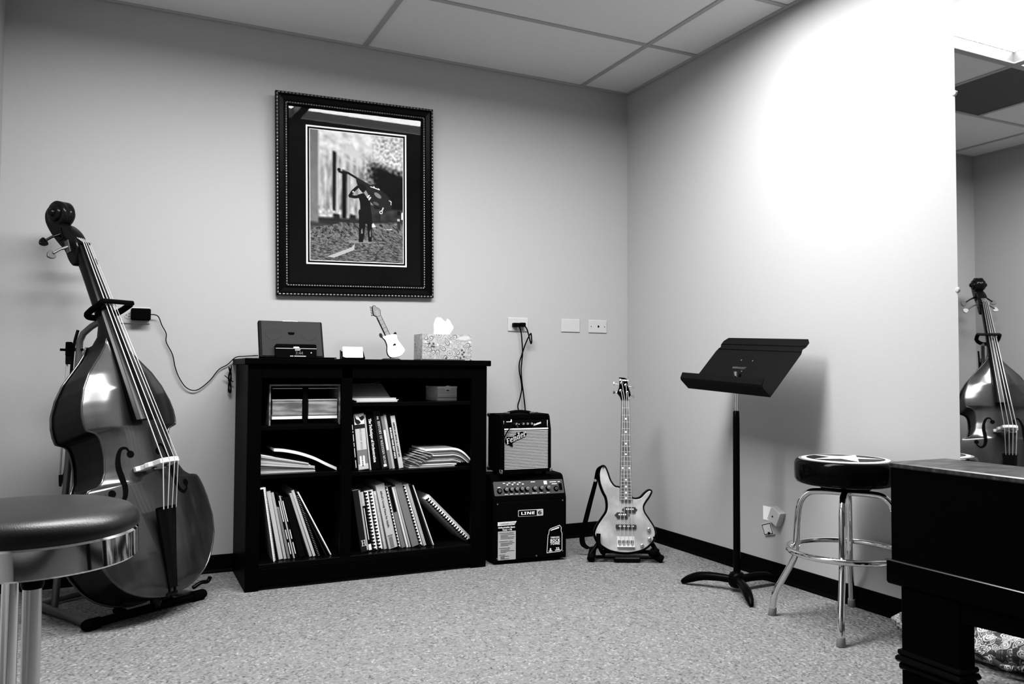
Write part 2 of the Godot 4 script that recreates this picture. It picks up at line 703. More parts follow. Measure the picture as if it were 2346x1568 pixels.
func make_ceiling():
	var o := setting("ceiling", "suspended ceiling of speckled tiles in a metal grid", "ceiling")
	var xs := [0.0, -0.309, -1.529, -2.749, RX]
	var zs := [0.0, 0.636, 1.246, 1.856, 2.466, 3.076, 3.686, 4.296, RZ]
	var cells := []
	for i in xs.size() - 1:
		for j in zs.size() - 1:
			if j == 2 and (i == 1 or i == 2):
				continue
			if i == 2 and j == 1:
				cells.append([-2.139, -1.529, 0.636, 1.246, true])
				cells.append([-2.749, -2.139, 0.636, 1.246, false])
				continue
			cells.append([xs[i + 1], xs[i], zs[j], zs[j + 1], false])
	for c in cells:
		mb()
		bx(c[0] + 0.004, c[1] - 0.004, CH + 0.005, CH + 0.02, c[2] + 0.004, c[3] - 0.004, 0.003)
		var q := done("dark_tile" if c[4] else "tile", M.dark_tile if c[4] else M.tile, o)
		if c[4]:
			q.set_meta("label", "dark square ceiling panel")
	for x in xs.slice(1, 4):
		mb()
		bx(x - 0.012, x + 0.012, CH, CH + 0.005, 0.0, RZ, 0.001)
		bx(x - 0.002, x + 0.002, CH + 0.005, CH + 0.04, 0.0, RZ)
		done("grid_bar", M.grid, o)
	for i in 4:
		for z in zs.slice(1, 8):
			mb()
			bx(xs[i + 1] + 0.012, xs[i] - (0.012 if i > 0 else 0.0), CH, CH + 0.005, z - 0.012, z + 0.012, 0.001)
			done("grid_bar", M.grid, o)
	mb()
	bx(-2.151, -2.127, CH, CH + 0.005, 0.648, 1.234, 0.001)
	done("grid_bar", M.grid, o)
	# wall angle
	mb()
	bx(RX, 0, CH - 0.003, CH + 0.004, 0.0, 0.022, 0.001)
	done("wall_angle", M.grid, o)
	mb()
	bx(-0.022, 0, CH - 0.003, CH + 0.004, 0.022, RZ - 0.022, 0.001)
	done("wall_angle", M.grid, o)
	mb()
	bx(RX, RX + 0.022, CH - 0.003, CH + 0.004, 0.022, RZ - 0.022, 0.001)
	done("wall_angle", M.grid, o)
	mb()
	bx(RX, 0, CH - 0.003, CH + 0.004, RZ - 0.022, RZ, 0.001)
	done("wall_angle", M.grid, o)
	mb()
	bx(RX - 0.12, 0.12, CH + 0.22, CH + 0.34, -0.12, RZ + 0.12)
	done("slab", M.dark_grey, o)

func make_mirror():
	var o := thing("wall_mirror", "tall frameless mirror held to the wall by clear clips", "mirror", Vector3(0, 0.34, 2.012))
	var h := 1.829
	var w := 0.914
	mb()
	bx(-0.006, -0.001, 0, h, 0, w)
	var e := mat(0.06, 0.2)
	done("back", e, o)
	mb()
	bx(-0.0075, -0.006, 0.001, h - 0.001, 0.001, w - 0.001)
	var g := mat(0.72, 0.012, 1.0)
	done("glass", g, o)
	for y in [1.857 - 0.34, 1.18 - 0.34]:
		for z in [0.0, w]:
			mb()
			xf = Transform3D(Basis(Vector3.BACK, PI / 2), Vector3(-0.0005, y, z))
			lathe([Vector2(0.0, 0.0), Vector2(0.010, 0.0), Vector2(0.010, 0.008), Vector2(0.007, 0.012), Vector2(0.0, 0.014)], 14)
			done("clip", M.clip, o)

# =================================================================== bookcase
func make_bookcase():
	var o := thing("bookcase", "black wooden bookcase of two open columns filled with music books", "bookcase", Vector3(-1.57, 0, 0))
	var L := -0.53
	var R := 0.53
	var D := 0.40
	mb()
	bx(L - 0.015, R + 0.015, 0.919, 0.945, 0.012, D + 0.015, 0.003)
	done("top", M.black_wood, o)
	for s in [[L, L + 0.022], [R - 0.022, R]]:
		mb()
		bx(s[0], s[1], 0.0, 0.919, 0.012, D - 0.018, 0.001)
		done("side_panel", M.black_wood, o)
	mb()
	bx(L + 0.022, R - 0.022, 0.06, 0.919, 0.012, 0.02)
	done("back_panel", M.black_matte, o)
	for s in [[L, L + 0.055], [-0.146, -0.099], [R - 0.075, R]]:
		mb()
		bx(s[0], s[1], 0.10 if s[0] > L and s[1] < R else 0.0, 0.919, D - 0.018, D, 0.002)
		done("stile", M.black_wood, o)
	mb()
	bx(-0.134, -0.111, 0.106, 0.919, 0.02, D - 0.018)
	done("divider", M.black_wood, o)
	mb()
	bx(L + 0.055, R - 0.075, 0.862, 0.919, D - 0.018, D, 0.002)
	done("top_rail", M.black_wood, o)
	mb()
	bx(L + 0.055, R - 0.075, 0.022, 0.088, D - 0.018, D, 0.002)
	done("kick_board", M.black_wood, o)
	mb()
	bx(L + 0.022, R - 0.022, 0.088, 0.107, 0.02, D, 0.002)
	done("bottom_shelf", M.black_satin, o)
	for s in [[L + 0.022, -0.134, 0.449, 0.466], [L + 0.022, -0.134, 0.648, 0.665], [-0.111, R - 0.022, 0.443, 0.460], [-0.111, R - 0.022, 0.741, 0.758]]:
		mb()
		bx(s[0], s[1], s[2], s[3], 0.02, D - 0.02, 0.0015)
		done("shelf", M.black_satin, o)

# =================================================================== double bass
const BV := [0.010, 0.014, 0.020, 0.030, 0.045, 0.062, 0.085, 0.11, 0.15, 0.19, 0.255, 0.33, 0.37, 0.395, 0.412, 0.420, 0.4235, 0.427, 0.436, 0.446, 0.477, 0.53, 0.565, 0.595, 0.61, 0.62, 0.626, 0.630, 0.633, 0.640, 0.66, 0.69, 0.73, 0.79, 0.845, 0.893, 0.925, 0.955, 0.985]
const BW := [0.030, 0.055, 0.082, 0.115, 0.147, 0.175, 0.200, 0.22, 0.243, 0.261, 0.272, 0.267, 0.260, 0.2525, 0.246, 0.240, 0.228, 0.205, 0.190, 0.179, 0.161, 0.149, 0.147, 0.149, 0.154, 0.163, 0.174, 0.186, 0.195, 0.1975, 0.201, 0.201, 0.193, 0.171, 0.138, 0.095, 0.066, 0.043, 0.030]

func bass_width(y: float) -> float:
	for i in BV.size() - 1:
		if y <= BV[i + 1]:
			return lerpf(BW[i], BW[i + 1], clampf((y - BV[i]) / (BV[i + 1] - BV[i]), 0, 1))
	return BW[-1]

func bass_arch(u: float, y: float) -> float:
	var e := pow(clampf(y / 0.16, 0, 1), 0.6) * pow(clampf((1.02 - y) / 0.24, 0, 1), 0.7)
	return 0.030 * e * pow(maxf(0.0, 1.0 - u * u), 1.15) + 0.002

func bass_rows() -> Array:
	var rows := []
	for i in BV.size() - 1:
		var n := maxi(1, int((BV[i + 1] - BV[i]) / 0.009))
		for k in n:
			rows.append(lerpf(BV[i], BV[i + 1], float(k) / n))
	rows.append(BV[-1])
	return rows

func rib_depth(y: float) -> float:
	return 0.165 if y < 0.74 else lerpf(0.165, 0.115, (y - 0.74) / 0.245)

func make_double_bass():
	var F := Basis(Vector3.UP, deg_to_rad(39.5)) * Basis(Vector3.RIGHT, deg_to_rad(-18.9)) * Basis(Vector3.BACK, deg_to_rad(0.4))
	var o := thing("double_bass", "varnished double bass leaning back on a black stand by the corner", "double bass", Vector3(-2.386, 0.082, 0.654), F)
	var rows := bass_rows()
	var n := 24
	# arched front
	mb()
	smooth(1)
	for i in rows.size() - 1:
		for j in n:
			var u0 := 2.0 * j / n - 1.0
			var u1 := 2.0 * (j + 1) / n - 1.0
			var y0: float = rows[i]
			var y1: float = rows[i + 1]
			var w0 := bass_width(y0)
			var w1 := bass_width(y1)
			quad(Vector3(u0 * w0, y0, bass_arch(u0, y0)), Vector3(u1 * w0, y0, bass_arch(u1, y0)), Vector3(u1 * w1, y1, bass_arch(u1, y1)), Vector3(u0 * w1, y1, bass_arch(u0, y1)))
	done("front_plate", M.varnish, o)
	# ribs
	mb()
	smooth(1)
	for sg in [-1.0, 1.0]:
		for i in rows.size() - 1:
			var y0: float = rows[i]
			var y1: float = rows[i + 1]
			var a := Vector3(sg * (bass_width(y0) - 0.006), y0, 0)
			var b := Vector3(sg * (bass_width(y1) - 0.006), y1, 0)
			var c := b - Vector3(0, 0, rib_depth(y1))
			var d := a - Vector3(0, 0, rib_depth(y0))
			if sg > 0:
				quad(a, d, c, b)
			else:
				quad(a, b, c, d)
	var w0 := bass_width(rows[0]) - 0.006
	quad(Vector3(-w0, rows[0], -0.165), Vector3(w0, rows[0], -0.165), Vector3(w0, rows[0], 0), Vector3(-w0, rows[0], 0))
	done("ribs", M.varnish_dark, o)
	# back
	mb()
	smooth(1)
	for i in rows.size() - 1:
		var y0: float = rows[i]
		var y1: float = rows[i + 1]
		var a0 := bass_width(y0)
		var a1 := bass_width(y1)
		var z0 := -rib_depth(y0) - 0.004
		var z1 := -rib_depth(y1) - 0.004
		quad(Vector3(a0, y0, z0), Vector3(-a0, y0, z0), Vector3(-a1, y1, z1), Vector3(a1, y1, z1))
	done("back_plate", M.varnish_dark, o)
	# rounded overhanging edges of both plates
	for back in [false, true]:
		var pts := []
		for sg in [1.0, -1.0]:
			var seq := rows.duplicate()
			if sg < 0:
				seq.reverse()
			for y in seq:
				pts.append(Vector3(sg * (bass_width(y) - 0.001), y, (-rib_depth(y) - 0.004) if back else 0.0))
		mb()
		tube(pts, 0.0042, 8, false, true)
		done("plate_edge", M.varnish, o)
	# sound holes: an S with a round eye at either end
	for sg in [-1.0, 1.0]:
		var path := spline2([Vector2(-0.062, 0.532), Vector2(-0.072, 0.552), Vector2(-0.092, 0.550), Vector2(-0.107, 0.520), Vector2(-0.113, 0.485), Vector2(-0.111, 0.445), Vector2(-0.112, 0.405), Vector2(-0.122, 0.375), Vector2(-0.142, 0.362), Vector2(-0.160, 0.375), Vector2(-0.166, 0.396)], 5, false)
		mb()
		var m := path.size()
		for i in m - 1:
			var t0: float = float(i) / (m - 1)
			var t1: float = float(i + 1) / (m - 1)
			var q := []
			for e in [[i, t0], [i + 1, t1]]:
				var k: int = e[0]
				var d: Vector2 = (path[mini(k + 1, m - 1)] - path[maxi(k - 1, 0)]).normalized()
				var nn := Vector2(-d.y, d.x) * (0.0035 + 0.007 * pow(sin(PI * e[1]), 2.0))
				for s2 in [1.0, -1.0]:
					var p: Vector2 = path[k] + nn * s2
					q.append(Vector3(-sg * p.x * -1.0 if sg > 0 else p.x, p.y, 0))
			for z in q.size():
				var p3: Vector3 = q[z]
				p3.x = absf(p3.x) * sg
				p3.z = bass_arch(p3.x / bass_width(p3.y), p3.y) + 0.0012
				q[z] = p3
			quad(q[0], q[1], q[3], q[2])
		for e in [Vector2(-0.061, 0.528), Vector2(-0.163, 0.397)]:
			for k in 14:
				var pp := []
				for a in [k, k + 1]:
					var p2: Vector2 = e + Vector2(cos(TAU * a / 14), sin(TAU * a / 14)) * 0.0135
					pp.append(Vector3(absf(p2.x) * sg, p2.y, bass_arch(p2.x / bass_width(p2.y), p2.y) + 0.0013))
				tri(Vector3(absf(e.x) * sg, e.y, bass_arch(e.x / bass_width(e.y), e.y) + 0.0014), pp[0], pp[1])
		done("sound_hole", M.black_matte, o)
	# neck, heel
	var fb := func(y: float) -> float: return lerpf(0.087, -0.035, (y - 0.642) / 0.744)
	mb()
	smooth(1)
	var nv := [0.955, 0.985, 1.01, 1.05, 1.15, 1.28, 1.36, 1.39]
	var nd := [0.150, 0.135, 0.085, 0.055, 0.048, 0.046, 0.05, 0.055]
	var nw := [0.030, 0.030, 0.029, 0.029, 0.027, 0.024, 0.022, 0.022]
	var nr := 10
	for i in nv.size() - 1:
		for j in nr:
			var q := []
			for e in [[i, j], [i, j + 1], [i + 1, j + 1], [i + 1, j]]:
				var a: float = PI * e[1] / nr
				q.append(Vector3(-cos(a) * nw[e[0]], nv[e[0]], fb.call(nv[e[0]]) - 0.018 - pow(sin(a), 0.8) * nd[e[0]]))
			quad(q[1], q[0], q[3], q[2])
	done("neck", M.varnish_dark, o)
	# fingerboard with an arched top
	mb()
	var fy := [0.642, 0.75, 0.9, 1.05, 1.2, 1.386]
	for i in fy.size() - 1:
		smooth(1)
		for j in 10:
			var q := []
			for e in [[i, j], [i, j + 1], [i + 1, j + 1], [i + 1, j]]:
				var y: float = fy[e[0]]
				var hw := lerpf(0.044, 0.0215, (y - 0.642) / 0.744)
				var u: float = e[1] / 5.0 - 1.0
				q.append(Vector3(u * hw, y, fb.call(y) - 0.012 * u * u * hw / 0.044))
			quad(q[0], q[1], q[2], q[3])
		smooth(2)
		for sg in [-1.0, 1.0]:
			var q := []
			for k in [i, i + 1]:
				var y: float = fy[k]
				var hw := lerpf(0.044, 0.0215, (y - 0.642) / 0.744)
				var z: float = fb.call(y) - 0.012 * hw / 0.044
				q.append(Vector3(sg * hw, y, z))
				q.append(Vector3(sg * hw * 0.9, y, z - 0.02))
			if sg < 0:
				quad(q[1], q[0], q[2], q[3])
			else:
				quad(q[0], q[1], q[3], q[2])
		smooth(-1)
		var l0 := lerpf(0.044, 0.0215, (fy[i] - 0.642) / 0.744)
		var l1 := lerpf(0.044, 0.0215, (fy[i + 1] - 0.642) / 0.744)
		var zz0: float = fb.call(fy[i]) - 0.012 * l0 / 0.044 - 0.02
		var zz1: float = fb.call(fy[i + 1]) - 0.012 * l1 / 0.044 - 0.02
		quad(Vector3(l0 * 0.9, fy[i], zz0), Vector3(-l0 * 0.9, fy[i], zz0), Vector3(-l1 * 0.9, fy[i + 1], zz1), Vector3(l1 * 0.9, fy[i + 1], zz1))
	var ez: float = fb.call(0.642)
	for j in 10:
		var u0 := j / 5.0 - 1.0
		var u1 := (j + 1) / 5.0 - 1.0
		quad(Vector3(u0 * 0.0396, 0.642, ez - 0.032), Vector3(u1 * 0.0396, 0.642, ez - 0.032), Vector3(u1 * 0.044, 0.642, ez - 0.012 * u1 * u1), Vector3(u0 * 0.044, 0.642, ez - 0.012 * u0 * u0))
	done("fingerboard", M.ebony, o)
	mb()
	box(Vector3(0, 1.389, fb.call(1.386) - 0.004), Vector3(0.044, 0.009, 0.022), 0.002)
	done("nut", M.ebony, o)
	# pegbox in side view: x = along, y = out of the front
	mb()
	xf = Transform3D(Basis(Vector3(0, 1, 0), Vector3(0, 0, 1), Vector3(1, 0, 0)), Vector3.ZERO)
	var side := spline2([Vector2(1.375, -0.050), Vector2(1.41, -0.052), Vector2(1.45, -0.066), Vector2(1.485, -0.092), Vector2(1.508, -0.118), Vector2(1.530, -0.12), Vector2(1.56, -0.10), Vector2(1.590, -0.125), Vector2(1.596, -0.155), Vector2(1.578, -0.186), Vector2(1.54, -0.195), Vector2(1.49, -0.180), Vector2(1.44, -0.155), Vector2(1.39, -0.125), Vector2(1.345, -0.115), Vector2(1.318, -0.098), Vector2(1.325, -0.078), Vector2(1.35, -0.062)], 4)
	extrude(side, -0.026, 0.026, 0.005, true, true)
	done("pegbox", M.varnish_dark, o)
	# scroll: turns of shrinking radius stepping out sideways
	mb()
	xf = Transform3D(Basis(Vector3.BACK, PI / 2), Vector3(0, 1.553, -0.128))
	lathe([Vector2(0.0, -0.056), Vector2(0.010, -0.054), Vector2(0.015, -0.047), Vector2(0.016, -0.040), Vector2(0.030, -0.040), Vector2(0.033, -0.036), Vector2(0.034, -0.027), Vector2(0.046, -0.027), Vector2(0.050, -0.022), Vector2(0.050, -0.006), Vector2(0.047, 0.0), Vector2(0.050, 0.006), Vector2(0.050, 0.022), Vector2(0.046, 0.027), Vector2(0.034, 0.027), Vector2(0.033, 0.036), Vector2(0.030, 0.040), Vector2(0.016, 0.040), Vector2(0.015, 0.047), Vector2(0.010, 0.054), Vector2(0.0, 0.056)], 28, 0.5)
	done("scroll", M.varnish_dark, o)
	# tuning machines
	for sg in [-1.0, 1.0]:
		for e in [[1.462, -0.125], [1.398, -0.098]]:
			mb()
			xf = Transform3D(Basis(), Vector3(sg * 0.026, e[0], e[1]))
			box(Vector3(sg * 0.002, 0, 0), Vector3(0.004, 0.05, 0.022), 0.001)
			tube([Vector3(0, 0, 0), Vector3(sg * 0.03, -0.012, -0.012), Vector3(sg * 0.055, -0.028, -0.02)], [0.007, 0.005, 0.005], 8)
			xf = xf * Transform3D(Basis(Vector3.BACK, sg * -0.5), Vector3(sg * 0.066, -0.036, -0.024))
			extrude(spline2([Vector2(-0.012, -0.004), Vector2(0.0, -0.014), Vector2(0.016, -0.016), Vector2(0.022, 0.0), Vector2(0.016, 0.016), Vector2(0.0, 0.014), Vector2(-0.012, 0.004)], 3), -0.004, 0.004, 0.001)
			done("tuning_machine", M.ebony if e[0] > 1.43 else M.steel_dark, o)
	# bridge
	mb()
	xf = Transform3D(Basis(), Vector3(0, 0.467, 0))
	var bz := bass_arch(0.3, 0.467) + 0.001
	var half := [Vector2(0.024, bz), Vector2(0.064, bz - 0.001), Vector2(0.066, bz + 0.012), Vector2(0.054, bz + 0.022), Vector2(0.050, bz + 0.040), Vector2(0.060, bz + 0.052), Vector2(0.056, bz + 0.066), Vector2(0.046, bz + 0.078), Vector2(0.044, 0.126), Vector2(0.042, 0.141), Vector2(0.022, 0.150), Vector2(0.0, 0.153)]
	var poly := [Vector2(0.0, bz + 0.034)]
	poly.append(Vector2(0.018, bz + 0.024))
	poly.append_array(half)
	for k in range(half.size() - 2, -1, -1):
		poly.append(Vector2(-half[k].x, half[k].y))
	poly.append(Vector2(-0.018, bz + 0.024))
	# stands on the front: x across, polygon y = out of the front, thickness along the strings
	xf = Transform3D(Basis(Vector3(1, 0, 0), Vector3(0, 0, 1), Vector3(0, -1, 0)), Vector3(0, 0.467, 0))
	extrude(poly, -0.010, 0.008, 0.002, false, true)
	done("bridge", M.maple, o)
	for e in [[-0.024, 0.085, 0.012, 0.009], [0.024, 0.085, 0.012, 0.009], [0.0, 0.118, 0.008, 0.012]]:
		mb()
		xf = Transform3D(Basis(Vector3(1, 0, 0), Vector3(0, 0, 1), Vector3(0, -1, 0)), Vector3(e[0], 0.4565, e[1]))
		extrude(spline2([Vector2(-e[2], 0), Vector2(0, -e[3]), Vector2(e[2], 0.0), Vector2(0, e[3])], 4), -0.0003, 0.0003)
		done("bridge_cutout", M.black_matte, o)
	# strings
	for k in 4:
		var q: float = k / 1.5 - 1.0
		mb()
		tube([Vector3(q * 0.012, 1.43, fb.call(1.386) - 0.03), Vector3(q * 0.0145, 1.389, fb.call(1.386) + 0.009), Vector3(q * 0.034, 0.467, 0.155 - 0.009 * q * q), Vector3(q * 0.028, 0.302, 0.0895)], 0.0021 - 0.0003 * k, 6)
		done("string", M.string, o)
	# tailpiece
	mb()
	smooth(1)
	var ty := [0.030, 0.06, 0.12, 0.2, 0.27, 0.312]
	var tw := [0.017, 0.020, 0.024, 0.031, 0.038, 0.041]
	for i in ty.size() - 1:
		for j in 8:
			var q := []
			for e in [[i, j], [i, j + 1], [i + 1, j + 1], [i + 1, j]]:
				var u: float = e[1] / 4.0 - 1.0
				q.append(Vector3(u * tw[e[0]], ty[e[0]], lerpf(0.034, 0.088, (ty[e[0]] - 0.03) / 0.282) - 0.012 * u * u))
			quad(q[0], q[1], q[2], q[3])
			var dz := Vector3(0, 0, -0.012)
			quad(q[1] + dz, q[0] + dz, q[3] + dz, q[2] + dz)
	smooth(-1)
	for sg in [-1.0, 1.0]:
		for i in ty.size() - 1:
			var z0: float = lerpf(0.034, 0.088, (ty[i] - 0.03) / 0.282) - 0.012
			var z1: float = lerpf(0.034, 0.088, (ty[i + 1] - 0.03) / 0.282) - 0.012
			quad(Vector3(sg * tw[i], ty[i], z0), Vector3(sg * tw[i], ty[i], z0 - 0.012), Vector3(sg * tw[i + 1], ty[i + 1], z1 - 0.012), Vector3(sg * tw[i + 1], ty[i + 1], z1))
	for e in [[0, -1.0], [5, 1.0]]:
		var y: float = ty[e[0]]
		var z: float = lerpf(0.034, 0.088, (y - 0.03) / 0.282)
		bx(-tw[e[0]], tw[e[0]], y - 0.001, y + 0.001, z - 0.02, z - 0.004)
	done("tailpiece", M.ebony, o)
	mb()
	for sg in [-1.0, 1.0]:
		tube([Vector3(sg * 0.012, 0.045, 0.022), Vector3(sg * 0.012, 0.016, 0.012), Vector3(sg * 0.010, 0.004, -0.004), Vector3(sg * 0.008, 0.0, -0.05)], 0.003, 6)
	box(Vector3(0, 0.012, 0.004), Vector3(0.05, 0.014, 0.014), 0.003)
	done("saddle", M.ebony, o)
	mb()
	tube([Vector3(0, 0.012, -0.08), Vector3(0, -0.008, -0.08), Vector3(0, -0.012, -0.08), Vector3(0, -0.022, -0.08)], [0.02, 0.02, 0.012, 0.012], 12)
	done("endpin", M.ebony, o)

func make_bass_stand():
	var o := thing("instrument_stand", "black and grey tubular floor stand holding the double bass", "stand")
	var FL := Vector3(-2.640, 0.020, 0.668)
	var FR := Vector3(-2.276, 0.020, 0.432)
	var BL := Vector3(-2.835, 0.018, 0.315)
	var along := (FR - FL).normalized()
	mb()
	tube([FL, FR], 0.016, 12)
	done("cross_bar", M.black, o)
	for e in [FL, FR]:
		mb()
		var d: Vector3 = -along if e == FL else along
		tube([e - d * 0.03, e + d * 0.018, e + d * 0.03], [0.020, 0.020, 0.014], 12)
		done("foot_cap", M.rubber, o)
	# two rests that carry the lower body
	for k in [0.28, 0.72]:
		var p: Vector3 = FL.lerp(FR, k)
		var nrm := Vector3(0.595, 0, 0.803)
		mb()
		tube([p + Vector3(0, 0.01, 0), p + nrm * 0.0 + Vector3(0, 0.016, 0), p - nrm * 0.05 + Vector3(0, 0.010, 0)], 0.010, 8)
		done("rest", M.rubber, o)
	mb()
	tube(spline3([FR + Vector3(-0.02, 0.03, 0.0), FR + Vector3(0.010, 0.042, -0.02), FR + Vector3(0.035, 0.040, -0.035), FR + Vector3(0.046, 0.055, -0.044)], 4), 0.008, 8)
	done("hook", M.black_gloss, o)
	mb()
	tube([BL, FL.lerp(BL, 0.06)], 0.0145, 12)
	tube([BL + Vector3(0, 0.002, 0), Vector3(-2.60, 0.02, 0.15), FR + Vector3(0.0, 0, 0.0)], 0.0135, 10)
	done("base_leg", M.steel_dark, o)
	# the post rises behind the body, bends forward to the neck
	var post := [Vector3(-2.768, 0.02, 0.40), Vector3(-2.722, 0.80, 0.285), Vector3(-2.714, 0.95, 0.265), Vector3(-2.712, 1.005, 0.262), Vector3(-2.700, 1.035, 0.268), Vector3(-2.672, 1.062, 0.288), Vector3(-2.628, 1.092, 0.318)]
	mb()
	tube(post, 0.0125, 12)
	done("post", M.steel_dark, o)
	# yoke round the neck, with its gate across the strings
	var F := Basis(Vector3.UP, deg_to_rad(39.5)) * Basis(Vector3.RIGHT, deg_to_rad(-18.9)) * Basis(Vector3.BACK, deg_to_rad(0.4))
	var T := Transform3D(F, Vector3(-2.386, 0.082, 0.654))
	mb()
	xf = T
	tube(spline3([Vector3(0.088, 1.118, 0.028), Vector3(0.080, 1.108, -0.03), Vector3(0.045, 1.100, -0.072), Vector3(0.0, 1.098, -0.082), Vector3(-0.035, 1.100, -0.066), Vector3(-0.045, 1.105, -0.03), Vector3(-0.043, 1.112, 0.015), Vector3(-0.040, 1.118, 0.036)], 4), 0.0125, 10)
	done("yoke", M.rubber, o)
	mb()
	xf = T
	box(Vector3(0.026, 1.120, 0.038), Vector3(0.142, 0.018, 0.012), 0.004)
	done("gate", M.black, o)
	# bracket for the bow
	mb()
	tube([Vector3(-2.715, 0.972, 0.262), Vector3(-2.745, 0.975, 0.235), Vector3(-2.760, 0.975, 0.222)], 0.006, 8)
	box(Vector3(-2.750, 0.975, 0.232), Vector3(0.024, 0.055, 0.02), 0.003)
	tube([Vector3(-2.780, 0.972, 0.228), Vector3(-2.748, 0.970, 0.238), Vector3(-2.700, 0.972, 0.276)], 0.005, 8)
	done("bow_holder", M.black, o)

func make_bow():
	var o := thing("double_bass_bow", "double bass bow hanging tip down from the instrument stand", "bow", Vector3(-2.755, 0.94, 0.212))
	mb()
	tube(spline3([Vector3(0.034, 0.11, 0.010), Vector3(0.018, 0.02, 0.004), Vector3(0.010, -0.2, 0.0), Vector3(0.006, -0.36, -0.006), Vector3(0.001, -0.44, -0.012), Vector3(-0.006, -0.472, -0.014)], 5), 0.0062, 8)
	done("stick", M.ebony, o)
	mb()
	tube([Vector3(0.000, 0.03, 0.002), Vector3(-0.010, -0.25, -0.008), Vector3(-0.018, -0.46, -0.020)], 0.0045, 6)
	done("hair", M.hair, o)
	mb()
	xf = Transform3D(Basis(Vector3.UP, deg_to_rad(-25.7)), Vector3(-0.008, -0.47, -0.016))
	extrude([Vector2(-0.014, 0.012), Vector2(-0.012, -0.030), Vector2(-0.006, -0.034), Vector2(0.002, -0.012), Vector2(0.016, 0.008), Vector2(0.018, 0.02), Vector2(0.006, 0.014)], -0.005, 0.005, 0.001)
	done("tip", M.ebony, o)
	mb()
	xf = Transform3D(Basis(Vector3.UP, deg_to_rad(-25.7)), Vector3(0.006, 0.0, 0.004))
	extrude(round_rect(-0.012, -0.025, 0.010, 0.035, 0.004), -0.008, 0.008, 0.002)
	done("frog", M.ebony, o)

# =================================================================== low black cabinet
func make_low_cabinet():
	var o := thing("low_cabinet", "low narrow black wooden cabinet with worn top edge before the mirror", "cabinet", Vector3(-0.335, 0, 2.73))
	var x0 := -0.265
	var x1 := -0.025
	var z0 := -0.515
	var z1 := 0.52
	mb()
	bx(x0, x1, 0.630, 0.645, z0, z1, 0.003)
	done("top", M.worn_black, o)
	for s in [[x0, x0 + 0.02, z0, z1], [x1 - 0.02, x1, z0, z1]]:
		mb()
		bx(s[0] + 0.004, s[1], 0.372, 0.630, s[2] + 0.004, s[3] - 0.004, 0.001)
		done("side_board", M.black_wood, o)
	for s in [[z0, z0 + 0.02], [z1 - 0.02, z1]]:
		mb()
		bx(x0 + 0.02, x1 - 0.02, 0.372, 0.630, s[0] + 0.004, s[1] - 0.004, 0.001)
		done("end_board", M.black_wood, o)
	# moulded belt
	mb()
	bx(x0 - 0.008, x1, 0.305, 0.372, z0 - 0.008, z1 + 0.008, 0.006)
	done("belt", M.black_wood, o)
	mb()
	bx(x0 - 0.0105, x0 + 0.003, 0.3685, 0.3735, z0 - 0.008, z1 + 0.008, 0.002)
	done("ledge", M.ledge, o)
	# apron with a curved lower edge
	mb()
	xf = Transform3D(Basis(Vector3.UP, -PI / 2), Vector3(x0 + 0.024, 0, 0))
	var a := [Vector2(z0 + 0.205, 0.305), Vector2(z0 + 0.205, 0.250)]
	for k in 9:
		var t := k / 8.0
		a.append(Vector2(lerpf(z0 + 0.215, z1 - 0.215, t), 0.250 + 0.012 * sin(PI * t)))
	a.append(Vector2(z1 - 0.205, 0.250))
	a.append(Vector2(z1 - 0.205, 0.305))
	extrude(a, 0.0, 0.02, 0.001)
	done("apron", M.black_wood, o)
	for s in [z0, z1 - 0.248]:
		mb()
		var rz: float = s + 0.01 if s < 0.0 else s + 0.185
		bx(x1 - 0.06, x1 - 0.01, 0.0, 0.305, rz, rz + 0.05, 0.003)
		done("leg", M.black_wood, o)
		for x in [x0]:
			mb()
			bx(x, x + 0.06, 0.0, 0.305, s + 0.036, s + 0.212, 0.003)
			done("leg", M.black_wood, o)
			mb()
			bx(x - 0.010, x + 0.066, 0.118, 0.132, s + 0.028, s + 0.220, 0.004)
			bx(x - 0.016, x + 0.070, 0.098, 0.116, s + 0.022, s + 0.226, 0.007)
			bx(x - 0.008, x + 0.066, 0.078, 0.096, s + 0.030, s + 0.218, 0.005)
			bx(x - 0.012, x + 0.066, 0.0, 0.03, s + 0.026, s + 0.222, 0.004)
			done("foot_moulding", M.black_gloss, o)

